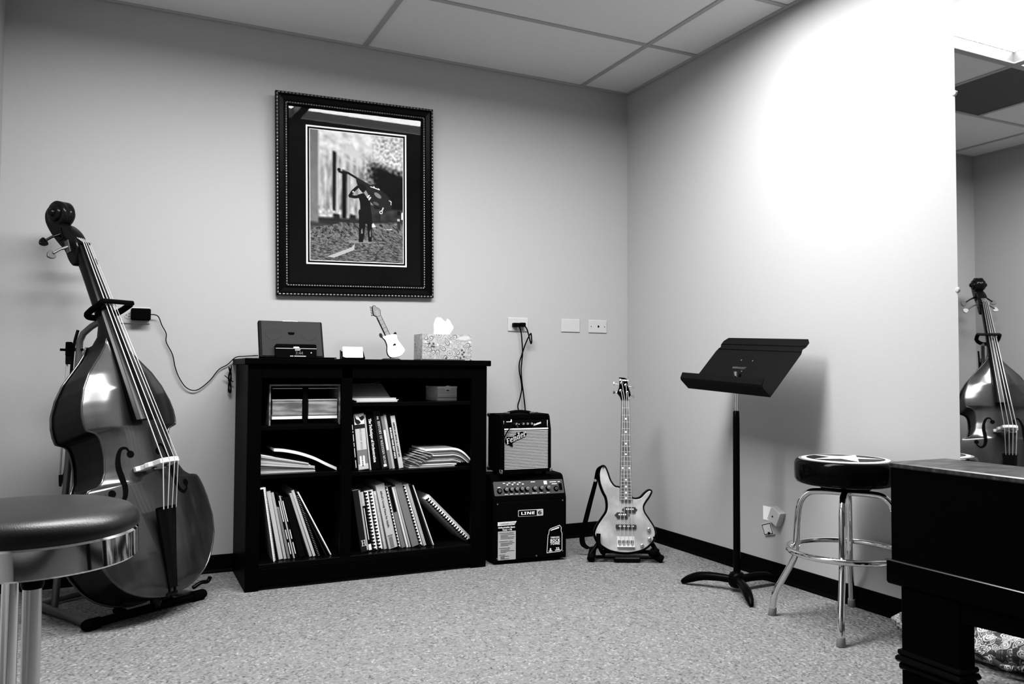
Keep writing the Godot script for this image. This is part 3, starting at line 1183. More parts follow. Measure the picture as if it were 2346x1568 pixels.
# =================================================================== stools
func make_round_seat_stool():
	var o := thing("padded_stool", "padded black vinyl stool with a chrome seat band", "stool", Vector3(-2.71, 0, 2.145))
	mb()
	lathe([Vector2(0.0, 0.606), Vector2(0.176, 0.606), Vector2(0.182, 0.612), Vector2(0.1825, 0.622), Vector2(0.179, 0.633), Vector2(0.168, 0.643), Vector2(0.150, 0.649), Vector2(0.11, 0.653), Vector2(0.05, 0.655), Vector2(0.0, 0.6555)], 72, 0.3)
	done("cushion", M.vinyl, o)
	mb()
	lathe([Vector2(0.168, 0.556), Vector2(0.178, 0.556), Vector2(0.1805, 0.559), Vector2(0.1805, 0.604), Vector2(0.178, 0.608), Vector2(0.168, 0.608)], 72, 0.9)
	done("seat_band", M.chrome, o)
	mb()
	lathe([Vector2(0.0, 0.556), Vector2(0.168, 0.556), Vector2(0.168, 0.606), Vector2(0.0, 0.606)], 48)
	done("seat_pan", M.black_matte, o)
	mb()
	xf = Transform3D(Basis(), Vector3(0.010, 0, 0.0))
	lathe([Vector2(0.0, 0.02), Vector2(0.0155, 0.02), Vector2(0.0155, 0.52), Vector2(0.0, 0.52)], 24)
	done("post", M.chrome_soft, o)
	mb()
	xf = Transform3D(Basis(), Vector3(0.010, 0, 0.0))
	lathe([Vector2(0.0, 0.505), Vector2(0.017, 0.505), Vector2(0.019, 0.511), Vector2(0.019, 0.552), Vector2(0.017, 0.556), Vector2(0.0, 0.556)], 24)
	done("collar", M.black, o)
	mb()
	tube([Vector3(-0.020, 0.556, 0.035), Vector3(-0.021, 0.30, 0.037), Vector3(-0.024, 0.02, 0.042)], 0.0135, 20)
	done("leg", M.chrome, o)
	mb()
	lathe([Vector2(0.0, 0.0), Vector2(0.20, 0.0), Vector2(0.20, 0.008), Vector2(0.12, 0.020), Vector2(0.04, 0.026), Vector2(0.0, 0.026)], 48)
	done("base_plate", M.chrome, o)

func make_star_stool():
	var o := thing("bar_stool", "chrome bar stool with a white star on its black seat", "stool", Vector3(-0.222, 0, 1.722))
	mb()
	lathe([Vector2(0.0, 0.501), Vector2(0.152, 0.501), Vector2(0.166, 0.506), Vector2(0.1725, 0.518), Vector2(0.1735, 0.55), Vector2(0.1725, 0.572), Vector2(0.168, 0.582), Vector2(0.160, 0.5875), Vector2(0.14, 0.5905), Vector2(0.08, 0.592), Vector2(0.0, 0.5925)], 64, 0.6)
	done("seat", M.black_vinyl, o)
	# printed top: grey rim, white ring, white star on a grey field
	var top := func(r: float) -> float: return (0.5925 - 0.0021 * pow(r / 0.14, 2.0)) if r < 0.14 else lerpf(0.5904, 0.5872, (r - 0.14) / 0.02)
	for e in [[0.148, 0.159, M.mid_grey, "rim_print"], [0.132, 0.148, M.white_gloss, "ring_print"], [0.0, 0.132, M.dark_gloss, "field_print"]]:
		mb()
		smooth(1)
		var n := 4
		for i in n:
			for j in 64:
				var q := []
				for c in [[i, j], [i + 1, j], [i + 1, j + 1], [i, j + 1]]:
					var r: float = lerpf(e[0], e[1], float(c[0]) / n)
					var a: float = TAU * c[1] / 64
					q.append(Vector3(cos(a) * r, top.call(r) + 0.0006, sin(a) * r))
				quad(q[3], q[2], q[1], q[0])
		done(e[3], e[2], o)
	mb()
	var rot := deg_to_rad(118.0)
	for k in 5:
		for sg in [-1.0, 1.0]:
			var a := rot + TAU * k / 5
			var b: float = a + sg * TAU / 10
			var P := [Vector3(0, 0.5925, 0), Vector3(cos(a) * 0.065, 0, sin(a) * 0.065), Vector3(cos(a), 0, sin(a)) * 0.128, Vector3(cos(b), 0, sin(b)) * 0.050]
			for z in 4:
				P[z].y = top.call(Vector2(P[z].x, P[z].z).length()) + 0.0013
			if sg > 0:
				tri(P[0], P[3], P[1]); tri(P[1], P[3], P[2])
			else:
				tri(P[0], P[1], P[3]); tri(P[1], P[2], P[3])
	done("star_print", M.white_gloss, o)
	mb()
	lathe([Vector2(0.0, 0.478), Vector2(0.075, 0.478), Vector2(0.085, 0.484), Vector2(0.09, 0.501), Vector2(0.0, 0.501)], 32)
	done("swivel", M.black_matte, o)
	# four bent tube legs: two hoops under the seat
	for k in 4:
		var a := deg_to_rad(52.0 + 90.0 * k)
		var e := Vector3(cos(a), 0, sin(a))
		var y := 0.468
		var pts := spline3([e * 0.012 + Vector3.UP * (y + 0.001), e * 0.085 + Vector3.UP * y, e * 0.125 + Vector3.UP * (y - 0.008), e * 0.152 + Vector3.UP * (y - 0.04), e * 0.163 + Vector3.UP * 0.37, e * 0.170 + Vector3.UP * 0.26, e * 0.178 + Vector3.UP * 0.215, e * 0.222 + Vector3.UP * 0.13, e * 0.242 + Vector3.UP * 0.09, e * 0.250 + Vector3.UP * 0.055, e * 0.254 + Vector3.UP * 0.022], 4)
		mb()
		tube(pts, 0.0115, 16)
		var leg := done("leg", M.chrome, o)
		mb()
		tube([e * 0.2525 + Vector3.UP * 0.030, e * 0.2555 + Vector3.UP * 0.002, e * 0.2557], [0.0135, 0.0150, 0.0135], 16)
		done("foot_cap", M.rubber_grey, leg)
		mb()
		tube([e * 0.156 + Vector3.UP * 0.262, e * 0.200 + Vector3.UP * 0.262], 0.0055, 8)
		done("bolt", M.chrome, leg)
	mb()
	var ring := []
	for k in 72:
		ring.append(Vector3(cos(TAU * k / 72) * 0.196, 0.262, sin(TAU * k / 72) * 0.196))
	tube(ring, 0.0105, 14, false, true)
	done("foot_ring", M.chrome, o)

# =================================================================== music stand
func make_music_stand():
	var o := thing("music_stand", "black metal music stand with an empty solid desk", "music stand", Vector3(-0.272, 0, 1.208))
	mb()
	tube([Vector3(0, 0.02, 0), Vector3(0, 0.70, 0), Vector3(0, 0.735, 0), Vector3(0, 0.738, 0)], [0.0145, 0.0135, 0.0125, 0.009], 16)
	done("pole", M.black_satin, o)
	mb()
	tube([Vector3(0, 0.73, 0), Vector3(0, 0.90, 0)], 0.0085, 14)
	done("inner_pole", M.chrome, o)
	mb()
	lathe([Vector2(0.0, 0.018), Vector2(0.026, 0.018), Vector2(0.034, 0.028), Vector2(0.034, 0.062), Vector2(0.026, 0.075), Vector2(0.016, 0.08), Vector2(0.0, 0.08)], 20)
	done("hub", M.black_satin, o)
	for f in [Vector3(-0.406, 0, 1.018), Vector3(-0.381, 0, 1.414), Vector3(-0.030, 0, 1.192)]:
		var d: Vector3 = f - Vector3(-0.272, 0, 1.208)
		var e := d.normalized()
		var l := d.length()
		mb()
		tube(spline3([e * 0.02 + Vector3.UP * 0.046, e * 0.09 + Vector3.UP * 0.048, e * (l - 0.08) + Vector3.UP * 0.042, e * (l - 0.03) + Vector3.UP * 0.024, e * l + Vector3.UP * 0.008], 4), [0.016, 0.0165, 0.017, 0.017, 0.0175, 0.018, 0.018, 0.018, 0.0185, 0.0185, 0.018, 0.017, 0.016, 0.014, 0.012, 0.010, 0.0075], 12)
		done("foot", M.black_satin, o)
	# the desk leans back towards the wall
	var B := Basis(Vector3.UP, deg_to_rad(-88.6)) * Basis(Vector3.RIGHT, deg_to_rad(-41.9)) * Basis(Vector3.BACK, deg_to_rad(-3.6))
	var at := Vector3(-0.298, 0.815, 1.18) - Vector3(-0.272, 0, 1.208)
	var P := Transform3D(B, at)
	mb()
	xf = P
	var w := 0.258
	extrude([Vector2(-w, 0.0), Vector2(w, 0.0), Vector2(w, 0.225), Vector2(w - 0.01, 0.248), Vector2(w, 0.262), Vector2(w, 0.285), Vector2(w - 0.018, 0.304), Vector2(-w + 0.018, 0.304), Vector2(-w, 0.285), Vector2(-w, 0.262), Vector2(-w + 0.01, 0.248), Vector2(-w, 0.225)], -0.0012, 0.0012, 0.0004)
	var desk := done("desk", M.desk, o)
	mb()
	xf = P
	for y in [0.236, 0.266]:
		tube([Vector3(-w + 0.008, y, 0.0012), Vector3(w - 0.008, y, 0.0012)], 0.0035, 8)
	done("rib", M.desk, desk)
	# tray: a shelf at right angles and an upturned lip
	mb()
	xf = P
	var sh := [Vector2(-0.001, -0.002), Vector2(0.055, -0.002), Vector2(0.064, 0.004), Vector2(0.072, 0.028), Vector2(0.070, 0.029), Vector2(0.061, 0.006), Vector2(0.054, 0.0), Vector2(-0.001, 0.0)]
	xf = P * Transform3D(Basis(Vector3(0, 0, 1), Vector3(0, 1, 0), Vector3(-1, 0, 0)), Vector3.ZERO)
	extrude(sh, -w, w)
	done("tray", M.desk, o)
	for q in [[-0.05, 0.175], [0.02, 0.175], [-0.10, 0.06], [-0.03, 0.06], [0.0, 0.115]]:
		mb()
		xf = P
		box(Vector3(q[0], q[1], 0.0018), Vector3(0.006, 0.006, 0.002), 0.0009)
		done("rivet", M.steel_dark, desk)
	mb()
	xf = P
	box(Vector3(0, 0.10, -0.014), Vector3(0.09, 0.11, 0.024), 0.004)
	done("bracket", M.black, o)
	mb()
	tube([Vector3(0, 0.86, 0), Vector3(0.035, 0.885, -0.02)], 0.011, 10)
	done("joint", M.black, o)
	lettering("MANHASSET", 0.011, M.desk_print, desk, P * Vector3(-0.03, 0.132, 0.0016), B)

# =================================================================== amplifiers
func make_large_amplifier():
	var Y := Basis(Vector3.UP, deg_to_rad(-6.0))
	var o := thing("bass_amplifier", "large black bass amplifier standing on the carpet", "amplifier", Vector3(-0.818, 0, 0.412), Y)
	# side profile: vertical front, control panel sloping back
	mb()
	xf = Transform3D(Basis(Vector3(0, 0, 1), Vector3(0, 1, 0), Vector3(-1, 0, 0)), Vector3.ZERO)
	extrude([Vector2(0.0, 0.012), Vector2(0.0, 0.295), Vector2(-0.003, 0.305), Vector2(-0.040, 0.392), Vector2(-0.050, 0.402), Vector2(-0.065, 0.405), Vector2(-0.215, 0.405), Vector2(-0.225, 0.395), Vector2(-0.225, 0.012)], -0.184, 0.184, 0.004, false, true)
	done("cabinet", M.tolex, o)
	for x in [-0.15, 0.15]:
		for z in [-0.03, -0.2]:
			mb()
			xf = Transform3D(Basis(), Vector3(x, 0, z))
			lathe([Vector2(0, 0), Vector2(0.014, 0), Vector2(0.017, 0.013), Vector2(0, 0.013)], 12)
			done("rubber_foot", M.rubber, o)
	# grille cloth in front
	mb()
	bx(-0.172, 0.172, 0.022, 0.288, -0.002, 0.004, 0.002)
	done("grille", M.black_matte, o)
	for q in [[-0.164, 0.28], [0.163, 0.283], [-0.164, 0.03], [0.03, 0.03], [0.163, 0.045]]:
		mb()
		xf = Transform3D(Basis(Vector3.RIGHT, PI / 2), Vector3(q[0], q[1], 0.004))
		lathe([Vector2(0, 0), Vector2(0.004, 0), Vector2(0.003, 0.002), Vector2(0, 0.0025)], 8)
		done("screw", M.steel, o)
	# sloping control panel; local frame: x across, y up the slope, z out
	var sl := atan2(0.037, 0.087)
	var P := Transform3D(Basis(Vector3.RIGHT, -sl), Vector3(0, 0.345, -0.0195))
	mb()
	xf = P
	extrude(round_rect(-0.176, -0.033, 0.176, 0.036, 0.006), 0.0, 0.0035, 0.001)
	var panel := done("control_panel", M.panel, o)
	var kx := [-0.118, -0.092, -0.066, -0.040, -0.014, 0.024, 0.058, 0.093]
	for i in 8:
		mb()
		xf = P * Transform3D(Basis(Vector3.RIGHT, PI / 2), Vector3(kx[i], -0.006, 0.0035))
		lathe([Vector2(0.0115, 0.0), Vector2(0.0105, 0.004), Vector2(0.009, 0.016), Vector2(0.0, 0.016)], 16)
		var kn := done("knob", M.black, panel)
		mb()
		xf = P * Transform3D(Basis(Vector3.RIGHT, PI / 2), Vector3(kx[i], -0.006, 0.0035))
		lathe([Vector2(0.0088, 0.0161), Vector2(0.0088, 0.0175), Vector2(0.007, 0.0192), Vector2(0.0, 0.0197)], 16)
		done("knob_cap", M.chrome_soft, kn)
		mb()
		xf = P
		box(Vector3(kx[i], -0.026, 0.0037), Vector3(0.016 if i != 5 else 0.024, 0.0028, 0.0006))
		done("printed_legend", M.ink_white, panel)
	for i in 4:
		mb()
		xf = P * Transform3D(Basis(Vector3.RIGHT, PI / 2), Vector3(-0.108 + 0.026 * i, 0.018, 0.0035))
		lathe([Vector2(0, 0), Vector2(0.005, 0.0), Vector2(0.004, 0.004), Vector2(0, 0.005)], 10)
		done("button", M.light_grey, panel)
		mb()
		xf = P
		box(Vector3(-0.123 + 0.026 * i, 0.027, 0.0037), Vector3(0.011, 0.0028, 0.0006))
		done("printed_legend", M.ink_white, panel)
	for q in [[0.022, 0.028, 0.022], [0.124, 0.024, 0.034], [0.13, 0.014, 0.026], [0.155, 0.024, 0.012], [-0.150, 0.008, 0.013]]:
		mb()
		xf = P
		box(Vector3(q[0], q[1], 0.0037), Vector3(q[2], 0.003, 0.0006))
		done("printed_legend", M.ink_white, panel)
	mb()
	xf = P
	box(Vector3(0.085, 0.022, 0.0037), Vector3(0.016, 0.017, 0.0008))
	done("price_sticker", M.white, panel)
	mb()
	xf = P
	box(Vector3(0.159, -0.001, 0.005), Vector3(0.016, 0.032, 0.006), 0.002)
	done("power_switch", M.black_gloss, panel)
	for x in [-0.150, 0.135]:
		mb()
		xf = P * Transform3D(Basis(Vector3.RIGHT, PI / 2), Vector3(x, -0.010, 0.0035))
		lathe([Vector2(0.013, 0), Vector2(0.013, 0.002), Vector2(0.006, 0.003), Vector2(0.006, 0.005)], 16)
		var jk := done("jack", M.black, panel)
		mb()
		xf = P * Transform3D(Basis(Vector3.RIGHT, PI / 2), Vector3(x, -0.010, 0.0035))
		lathe([Vector2(0.0035, 0.005), Vector2(0.006, 0.005), Vector2(0.006, 0.007), Vector2(0.0035, 0.007)], 14)
		done("jack_ring", M.chrome_soft, jk)
	# badge
	mb()
	xf = Transform3D(Basis(), Vector3(0.0, 0.232, 0.004))
	extrude(round_rect(-0.063, -0.0155, 0.063, 0.0155, 0.004), 0.0, 0.002, 0.0006)
	var badge := done("badge", M.light_grey, o)
	mb()
	xf = Transform3D(Basis(), Vector3(0.0, 0.232, 0.0061))
	extrude(round_rect(-0.0605, -0.013, 0.030, 0.013, 0.003), 0.0, 0.0004)
	done("badge_field", M.black, badge)
	lettering("LINE", 0.0135, M.ink_white, badge, Vector3(-0.015, 0.232, 0.0068), Basis(), "sans_bold", 1.75)
	lettering("6", 0.0175, M.ink, badge, Vector3(0.046, 0.232, 0.0064), Basis(), "sans_bold", 1.6)
	# product leaflet: banner, heading, list
	mb()
	xf = Transform3D(Basis(), Vector3(0, 0, 0.004))
	extrude([Vector2(-0.163, 0.197), Vector2(-0.163, 0.180), Vector2(-0.080, 0.181), Vector2(-0.070, 0.198)], 0.0, 0.0005)
	var ban := done("banner_sticker", M.paper, o)
	lettering("LowDown LD15", 0.0082, M.ink, ban, Vector3(-0.115, 0.1885, 0.0048), Basis(), "sans")
	lettering("Unbeatable Bass", 0.0078, M.ink_white, ban, Vector3(-0.120, 0.1715, 0.0048), Basis(), "sans_bold")
	lettering("Tone + FX", 0.0078, M.ink_white, ban, Vector3(-0.117, 0.1605, 0.0048), Basis(), "sans_bold")
	mb()
	xf = Transform3D(Basis(), Vector3(0, 0, 0.004))
	extrude(round_rect(-0.162, 0.022, -0.074, 0.154, 0.003), 0.0, 0.0005)
	var leaf := done("leaflet_sticker", M.paper_grey, o)
	for e in [[0.145, "• 4 Dialed-in Amp Models"], [0.107, "• 3 Essential FX + Comp"], [0.076, "• Unrivaled Quality"], [0.045, "• And More"]]:
		var t := lettering(e[1], 0.0046, M.ink, leaf, Vector3(-0.158, e[0], 0.0047), Basis(), "sans_bold")
		t.mesh.horizontal_alignment = HORIZONTAL_ALIGNMENT_LEFT
	mb()
	for e in [[0.137, 0.068], [0.1315, 0.036], [0.126, 0.068], [0.1195, 0.064], [0.099, 0.068], [0.0935, 0.058], [0.088, 0.040], [0.068, 0.044], [0.0625, 0.068], [0.057, 0.028], [0.0385, 0.042], [0.0345, 0.020], [0.0305, 0.020], [0.0265, 0.042]]:
		bx(-0.149, -0.149 + e[1], e[0] - 0.0011, e[0] + 0.0011, 0.0044, 0.0047)
	done("small_print", M.ink, leaf)
	# outlined tag on the right
	mb()
	var tag := [Vector2(0.083, 0.040), Vector2(0.150, 0.043), Vector2(0.160, 0.052), Vector2(0.160, 0.128), Vector2(0.155, 0.138), Vector2(0.156, 0.155), Vector2(0.148, 0.166), Vector2(0.100, 0.152), Vector2(0.094, 0.145), Vector2(0.092, 0.128), Vector2(0.088, 0.122)]
	for k in tag.size():
		var p: Vector2 = tag[k]
		var q: Vector2 = tag[(k + 1) % tag.size()]
		var d := (q - p).normalized()
		var nn := Vector2(-d.y, d.x) * 0.0011
		xf = Transform3D(Basis(), Vector3(0, 0, 0.004))
		extrude([p - d * 0.0009 - nn, q + d * 0.0009 - nn, q + d * 0.0009 + nn, p - d * 0.0009 + nn], 0.0, 0.0006)
	extrude([Vector2(0.099, 0.143), Vector2(0.102, 0.148), Vector2(0.144, 0.160), Vector2(0.142, 0.153)], 0.004, 0.0046)
	var tg := done("tag_sticker", M.ink_white, o)
	lettering("TIRELESS", 0.0078, M.ink_white, tg, Vector3(0.124, 0.110, 0.0048), Basis(), "sans_bold", 1.05)
	lettering("ROCK", 0.0135, M.ink_white, tg, Vector3(0.124, 0.096, 0.0048), Basis(), "sans_bold", 1.05)
	lettering("TONE", 0.0135, M.ink_white, tg, Vector3(0.124, 0.082, 0.0048), Basis(), "sans_bold", 1.05)
	lettering("8", 0.011, M.ink_white, tg, Vector3(0.101, 0.055, 0.0048), Basis(), "sans_bold", 1.2)
	lettering("15", 0.011, M.ink_white, tg, Vector3(0.137, 0.057, 0.0048), Basis(), "sans_bold", 1.2)
	mb()
	bx(0.092, 0.110, 0.0455, 0.049, 0.0044, 0.0048)
	bx(0.124, 0.150, 0.0480, 0.0515, 0.0044, 0.0048)
	done("small_print", M.ink_white, tg)

func make_small_amplifier():
	var o := thing("practice_amplifier", "small guitar amplifier with silver grille cloth on the larger one", "amplifier", Vector3(-0.828, 0.4055, 0.392), Basis(Vector3.UP, deg_to_rad(-2.0)))
	var w := 0.128
	var h := 0.287
	mb()
	xf = Transform3D(Basis(Vector3(0, 0, 1), Vector3(0, 1, 0), Vector3(-1, 0, 0)), Vector3.ZERO)
	# an open front: sides, top and bottom round the recessed baffle
	for x in [-w, w - 0.013]:
		extrude([Vector2(0.0, 0.014), Vector2(-0.002, 0.215), Vector2(-0.018, h - 0.01), Vector2(-0.030, h), Vector2(-0.165, h), Vector2(-0.172, h - 0.008), Vector2(-0.172, 0.014)], x, x + 0.013, 0.0015)
	xf = Transform3D()
	bx(-w + 0.013, w - 0.013, 0.014, 0.027, -0.172, 0.0, 0.002)
	bx(-w + 0.013, w - 0.013, h - 0.025, h, -0.170, -0.022, 0.004)
	bx(-w + 0.013, w - 0.013, 0.027, h - 0.02, -0.168, -0.155)
	done("cabinet", M.tolex, o)
	# grille cloth with woven ridges
	mb()
	bx(-w + 0.013, w - 0.013, 0.027, 0.218, -0.012, -0.008)
	done("baffle", M.dark_grey, o)
	mb()
	for k in 27:
		var y := 0.0305 + k * 0.00705
		tube([Vector3(-w + 0.014, y, -0.0078), Vector3(w - 0.014, y, -0.0078)], 0.0023, 6, false)
	var ridges := done("grille_cloth", M.silver_cloth, o)
	ridges.set_meta("kind", "stuff")
	mb()
	bx(-w + 0.013, w - 0.013, 0.216, 0.221, -0.012, -0.004, 0.001)
	for x in [-w + 0.013, w - 0.0145]:
		bx(x, x + 0.0015, 0.221, 0.258, -0.016, -0.012)
	done("trim", M.white, o)
	# control strip
	var P := Transform3D(Basis(Vector3.RIGHT, deg_to_rad(-16)), Vector3(0, 0.241, -0.016))
	mb()
	xf = P
	box(Vector3(0, 0, -0.003), Vector3(2 * w - 0.028, 0.042, 0.006))
	var panel := done("control_panel", M.black, o)
	var kx := [-0.055, -0.018, 0.004, 0.026]
	for i in 4:
		mb()
		xf = P * Transform3D(Basis(Vector3.RIGHT, PI / 2), Vector3(kx[i], -0.002, 0))
		lathe([Vector2(0.0105, 0.0), Vector2(0.0105, 0.004), Vector2(0.007, 0.006), Vector2(0.0068, 0.013), Vector2(0.0, 0.0135)], 16)
		var kn := done("knob", M.black, panel)
		mb()
		xf = P * Transform3D(Basis(Vector3.RIGHT, PI / 2), Vector3(kx[i], -0.002, 0))
		lathe([Vector2(0.0058, 0.0136), Vector2(0.005, 0.0148), Vector2(0.0, 0.0152)], 14)
		done("knob_cap", M.chrome, kn)
	for x in [-0.095, 0.098]:
		mb()
		xf = P * Transform3D(Basis(Vector3.RIGHT, PI / 2), Vector3(x, -0.004, 0))
		lathe([Vector2(0.0095, 0), Vector2(0.0095, 0.004), Vector2(0.004, 0.005), Vector2(0.004, 0.002), Vector2(0.0, 0.002)], 14)
		done("jack", M.rubber, panel)
	mb()
	xf = P
	box(Vector3(-0.045, 0.004, 0.003), Vector3(0.007, 0.007, 0.006), 0.002)
	box(Vector3(-0.045, -0.005, 0.002), Vector3(0.0045, 0.005, 0.004), 0.001)
	box(Vector3(-0.044, -0.013, 0.001), Vector3(0.007, 0.006, 0.002))
	done("switch", M.chrome, panel)
	for q in [[-0.088, 0.012, 0.02], [-0.034, 0.0, 0.005], [-0.008, 0.0, 0.005], [0.015, 0.0, 0.005]]:
		mb()
		xf = P
		box(Vector3(q[0], q[1], 0.0002), Vector3(q[2], 0.002, 0.0006))
		done("printed_legend", M.ink_white, panel)
	var slant := Basis(Vector3(0.94, 0.28, 0), Vector3(0.0, 1.0, 0), Vector3(0, 0, 1))
	lettering("Frontman", 0.0095, M.ink_white, panel, P * Vector3(0.062, 0.0, 0.0006), Basis(Vector3.RIGHT, deg_to_rad(-16)) * slant, "serif_bold", 0.66)
	# script badge: black backing with bright letters, climbing to the right
	mb()
	xf = Transform3D(Basis(Vector3.BACK, deg_to_rad(21)), Vector3(-0.055, 0.178, -0.006))
	extrude(spline2([Vector2(-0.058, -0.006), Vector2(-0.044, -0.020), Vector2(-0.030, -0.034), Vector2(-0.024, -0.016), Vector2(0.0, -0.013), Vector2(0.030, -0.013), Vector2(0.052, -0.009), Vector2(0.058, 0.0), Vector2(0.045, 0.008), Vector2(0.040, 0.016), Vector2(0.020, 0.013), Vector2(0.012, 0.022), Vector2(0.004, 0.012), Vector2(-0.02, 0.011), Vector2(-0.036, 0.020), Vector2(-0.054, 0.012)], 3), 0.0, 0.003, 0.0008)
	var bd := done("script_badge", M.black, o)
	lettering("Fender", 0.0245, M.chrome_white, bd, Vector3(-0.054, 0.179, -0.0024), Basis(Vector3.BACK, deg_to_rad(21)) * Basis(Vector3(1, 0, 0), Vector3(0.25, 1, 0), Vector3(0, 0, 1)), "serif_bold", 0.92)
	for x in [-w, w]:
		for y in [0.014, h]:
			for z in [0.0, -0.172]:
				if y > 0.1 and z == 0.0:
					continue
				mb()
				box(Vector3(x, y + (0.008 if y < 0.1 else -0.008), z + (-0.008 if z == 0.0 else 0.008)), Vector3(0.019, 0.021, 0.021), 0.006)
				done("corner_cap", M.chrome_soft, o)
	for x in [-0.10, 0.10]:
		for z in [-0.02, -0.15]:
			mb()
			xf = Transform3D(Basis(), Vector3(x, 0, z))
			lathe([Vector2(0, 0), Vector2(0.010, 0), Vector2(0.012, 0.014), Vector2(0, 0.014)], 10)
			done("rubber_foot", M.rubber, o)
	mb()
	tube(spline3([Vector3(-0.06, h + 0.004, -0.09), Vector3(-0.03, h + 0.009, -0.09), Vector3(0.0, h + 0.011, -0.09), Vector3(0.03, h + 0.009, -0.09), Vector3(0.06, h + 0.004, -0.09)], 4), 0.007, 10)
	done("handle", M.rubber, o)
	for x in [-0.065, 0.065]:
		mb()
		box(Vector3(x, h + 0.003, -0.09), Vector3(0.026, 0.010, 0.024), 0.003)
		done("handle_end", M.chrome_soft, o)
	# cable plugged into the input and looping over the side
	mb()
	tube(spline3([P * Vector3(-0.080, 0.008, 0.014), P * Vector3(-0.084, -0.012, 0.018), Vector3(-0.105, 0.205, 0.004), Vector3(-0.116, 0.185, 0.005), Vector3(-0.1275, 0.16, 0.006), Vector3(-0.133, 0.10, 0.004), Vector3(-0.134, 0.02, 0.002)], 5), 0.0028, 8)
	done("instrument_cable", M.rubber, o)
	mb()
	tube([P * Vector3(-0.078, 0.018, 0.012), P * Vector3(-0.080, 0.006, 0.014)], 0.005, 10)
	done("plug", M.chrome, o)

# =================================================================== bass guitar
const GUITAR := [[0.0, -0.0232], [-0.067, -0.017], [-0.109, 0.001], [-0.137, 0.026], [-0.1485, 0.051], [-0.1506, 0.067], [-0.138, 0.098], [-0.116, 0.130], [-0.094, 0.163], [-0.089, 0.196], [-0.094, 0.2315], [-0.108, 0.2600], [-0.122, 0.303], [-0.124, 0.3456], [-0.1144, 0.3733], [-0.102, 0.3764], [-0.090, 0.352], [-0.0756, 0.3095], [-0.0547, 0.2823], [-0.030, 0.2757], [0.0, 0.255], [0.030, 0.2257], [0.066, 0.228], [0.094, 0.2533], [0.1098, 0.2637], [0.1188, 0.2596], [0.1059, 0.2354], [0.0908, 0.2150], [0.0781, 0.1906], [0.082, 0.1625], [0.1024, 0.13], [0.1249, 0.093], [0.131, 0.0607], [0.1207, 0.0353], [0.0987, 0.0098], [0.0627, -0.0112]]

func guitar_basis() -> Basis:
	return Basis(Vector3.UP, deg_to_rad(-27)) * Basis(Vector3.RIGHT, deg_to_rad(-12))

func gc(y: float) -> float:
	return -0.0078 + 0.0208 * y

